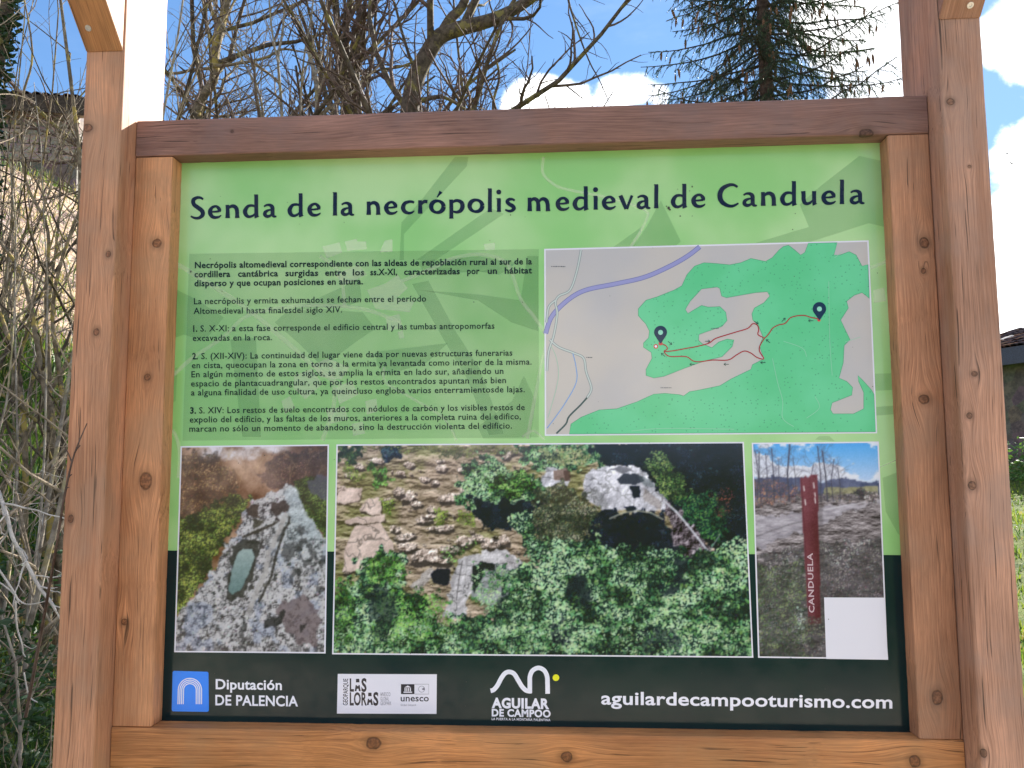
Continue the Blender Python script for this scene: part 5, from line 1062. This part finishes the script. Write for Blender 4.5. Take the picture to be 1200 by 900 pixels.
def building(name, label, A, B, depth, zbase, ztop, pitch, over_, seed, nx, ny, stone, trim, fascia):
    """front wall from A to B (x, y), roof rising away from it"""
    rg = random.Random(seed); A, B = np.array(A, float), np.array(B, float); ux = B-A; Lw = np.linalg.norm(ux); ux /= Lw; nv = np.array([-ux[1], ux[0]])
    if nv[1] < 0: nv = -nv
    root = empty(name, (A[0], A[1], zbase), label, 'building')
    def W3(s, d, z): q = A+ux*s+nv*d; return (q[0], q[1], z)
    def hexa(mb, s0, s1, d0, d1, z00, z01, z10=None, z11=None):
        z10 = z00 if z10 is None else z10; z11 = z01 if z11 is None else z11
        mb.add([W3(s0,d0,z00), W3(s1,d0,z00), W3(s1,d1,z10), W3(s0,d1,z10), W3(s0,d0,z01), W3(s1,d0,z01), W3(s1,d1,z11), W3(s0,d1,z11)], [(0,3,2,1),(4,5,6,7),(0,1,5,4),(1,2,6,5),(2,3,7,6),(3,0,4,7)])
    mb = MB(); hexa(mb, 0, Lw, 0, depth, zbase-1., ztop, None, ztop+pitch*depth); mb.build('wall', stone, root)
    mb = MB(); hexa(mb, -.25, Lw+.25, -over_, depth+.2, ztop+.06-pitch*over_, ztop+.14-pitch*over_, ztop+.06+pitch*(depth+.2), ztop+.14+pitch*(depth+.2)); mb.build('roof', tile_mats[2], root)
    mb = MB(); hexa(mb, -.27, Lw+.27, -over_-.05, -over_-.002, ztop-.30-pitch*over_, ztop+.13-pitch*over_); mb.build('fascia', fascia, root)
    sl = math.atan(pitch); yaw = math.atan2(ux[1], ux[0]); cnt = 0
    for i in range(nx):
        for j in range(ny):
            s = -.2+(i+.5)*(Lw+.4)/nx; d = -over_-.06+j*.40*math.cos(sl); o = link('tile', tmesh[rg.choice((0,)*6+(2,)*15+(1,))], root)
            o.location = W3(s+rg.gauss(0, .012), d, ztop+.145+pitch*d+rg.gauss(0, .008)); o.rotation_euler = (sl+rg.gauss(0, .02), 0, yaw+rg.gauss(0, .04))
    return root, W3
dark_stone = stone_mat('barn_stone', (.10, .09, .085), (.19, .165, .14)); fas = flat_mat('fascia_blue_grey', (.055, .065, .10), .6, .4, var=.2)  # fascia board in an even dark blue-grey
Aq, Bq = at(1120, 420, 21.), at(1420, 420, 15.5); zt = float(at(1187, 421, 19.6)[2])+.10
building('stone_barn', 'low dark stone barn with patchy tiled roof and blue-grey fascia at the right edge', (Aq[0], Aq[1]), (Bq[0], Bq[1]), 5., 1.2, zt+.12, .30, .35, 5, 36, 8, dark_stone, None, fas)
rub = stone_mat('rubble_wall', (.26, .21, .17), (.36, .30, .25), 4.)
Al, Bl = at(-260, 120, 15.6), at(94, 120, 17.2); zl = float(at(50, 121, 17.)[2])
hut, WL = building('stone_hut', 'old rubble stone hut with a mossy tiled eave above the bank at the upper left', (Al[0], Al[1]), (Bl[0], Bl[1]), 3.5, zl-1.6, zl, .30, .45, 6, 30, 5, stone_mat('hut_core', (.13, .105, .09), (.20, .17, .14)), None, bark('eave_board', (.035, .028, .022), (.07, .055, .045)))
Lh = math.hypot(Bl[0]-Al[0], Bl[1]-Al[1]); rg = random.Random(12); sms = []
for k in range(6):
    gk = np.random.default_rng(k); vs = []
    for (a, b, c) in ((-1,-1,-1),(1,-1,-1),(1,1,-1),(-1,1,-1),(-1,-1,1),(1,-1,1),(1,1,1),(-1,1,1)): vs.append((a*.5*(.82+.18*gk.random()), b*.5*(.8+.2*gk.random()), c*.5*(.8+.2*gk.random())))
    me = bpy.data.meshes.new('stone'); me.from_pydata(vs, [], [(0,3,2,1),(4,5,6,7),(0,1,5,4),(1,2,6,5),(2,3,7,6),(3,0,4,7)]); me.materials.append(rub if k % 2 else stone_mat('rubble_warm', (.36, .29, .22), (.46, .38, .30), 5.)); sms.append(me)
s = 0; z = zl-1.5
while z < zl-.1:
    hh = .10+.16*rg.random(); s = max(0., Lh-7.)+.1*rg.random()
    while s < Lh-.1:
        ww = .16+.24*rg.random(); o = link('stone', rg.choice(sms), hut); q = WL(s+ww/2, -.01, z+hh/2); o.location = q; o.scale = (ww*1.04, .10+.05*rg.random(), hh*1.04); o.rotation_euler = (rg.gauss(0, .08), rg.gauss(0, .09), math.atan2(Bl[1]-Al[1], Bl[0]-Al[0])+rg.gauss(0, .05)); s += ww+.015
    z += hh+.01

# ------------------------------------------------------------------ two soaring birds
bmat = flat_mat('bird_feathers', (.05, .045, .04), .8, .2)
for (bx_, by_, rot, lab) in ((1181, 180, .2, 'upper of two tiny soaring birds against the sky right of the board'), (1186, 192, -.5, 'lower of two tiny soaring birds against the sky right of the board')):
    c = at(bx_, by_, 110.); b = empty('soaring_bird', c, lab, 'bird', 'birds soaring in the sky'); mb = MB(); mb.tube([c+np.array([0, -.22, 0]), c+np.array([0, -.1, .02]), c, c+np.array([0, .16, 0]), c+np.array([0, .28, 0])], [.015, .05, .06, .04, .01], 8); mb.build('body', bmat, b, True)
    for sg in (1, -1):
        mb = MB(); ca, sa = math.cos(rot), math.sin(rot); R2 = lambda x, y, z: c+np.array([x*ca-z*sa, y, x*sa+z*ca])
        mb.add([R2(sg*.04,-.09,.02), R2(sg*.04,.1,.02), R2(sg*.30,.10,.13), R2(sg*.30,-.1,.13), R2(sg*.62,.02,.06), R2(sg*.60,-.05,.06), R2(sg*.04,-.09,-.005), R2(sg*.04,.1,-.005), R2(sg*.30,.10,.115), R2(sg*.30,-.1,.115)], [(0,1,2,3),(3,2,4,5),(6,9,8,7),(9,5,4,8),(0,3,9,6),(3,5,9),(1,7,8,2),(2,8,4)]); mb.build('wing', bmat, b)
    mb = MB(); mb.add([c+np.array([-.03, .24, 0]), c+np.array([.03, .24, 0]), c+np.array([.09, .42, 0]), c+np.array([-.09, .42, 0]), c+np.array([0, .3, .02])], [(0,1,2,3),(0,4,1),(1,4,2),(2,4,3),(3,4,0)]); mb.build('tail', bmat, b)
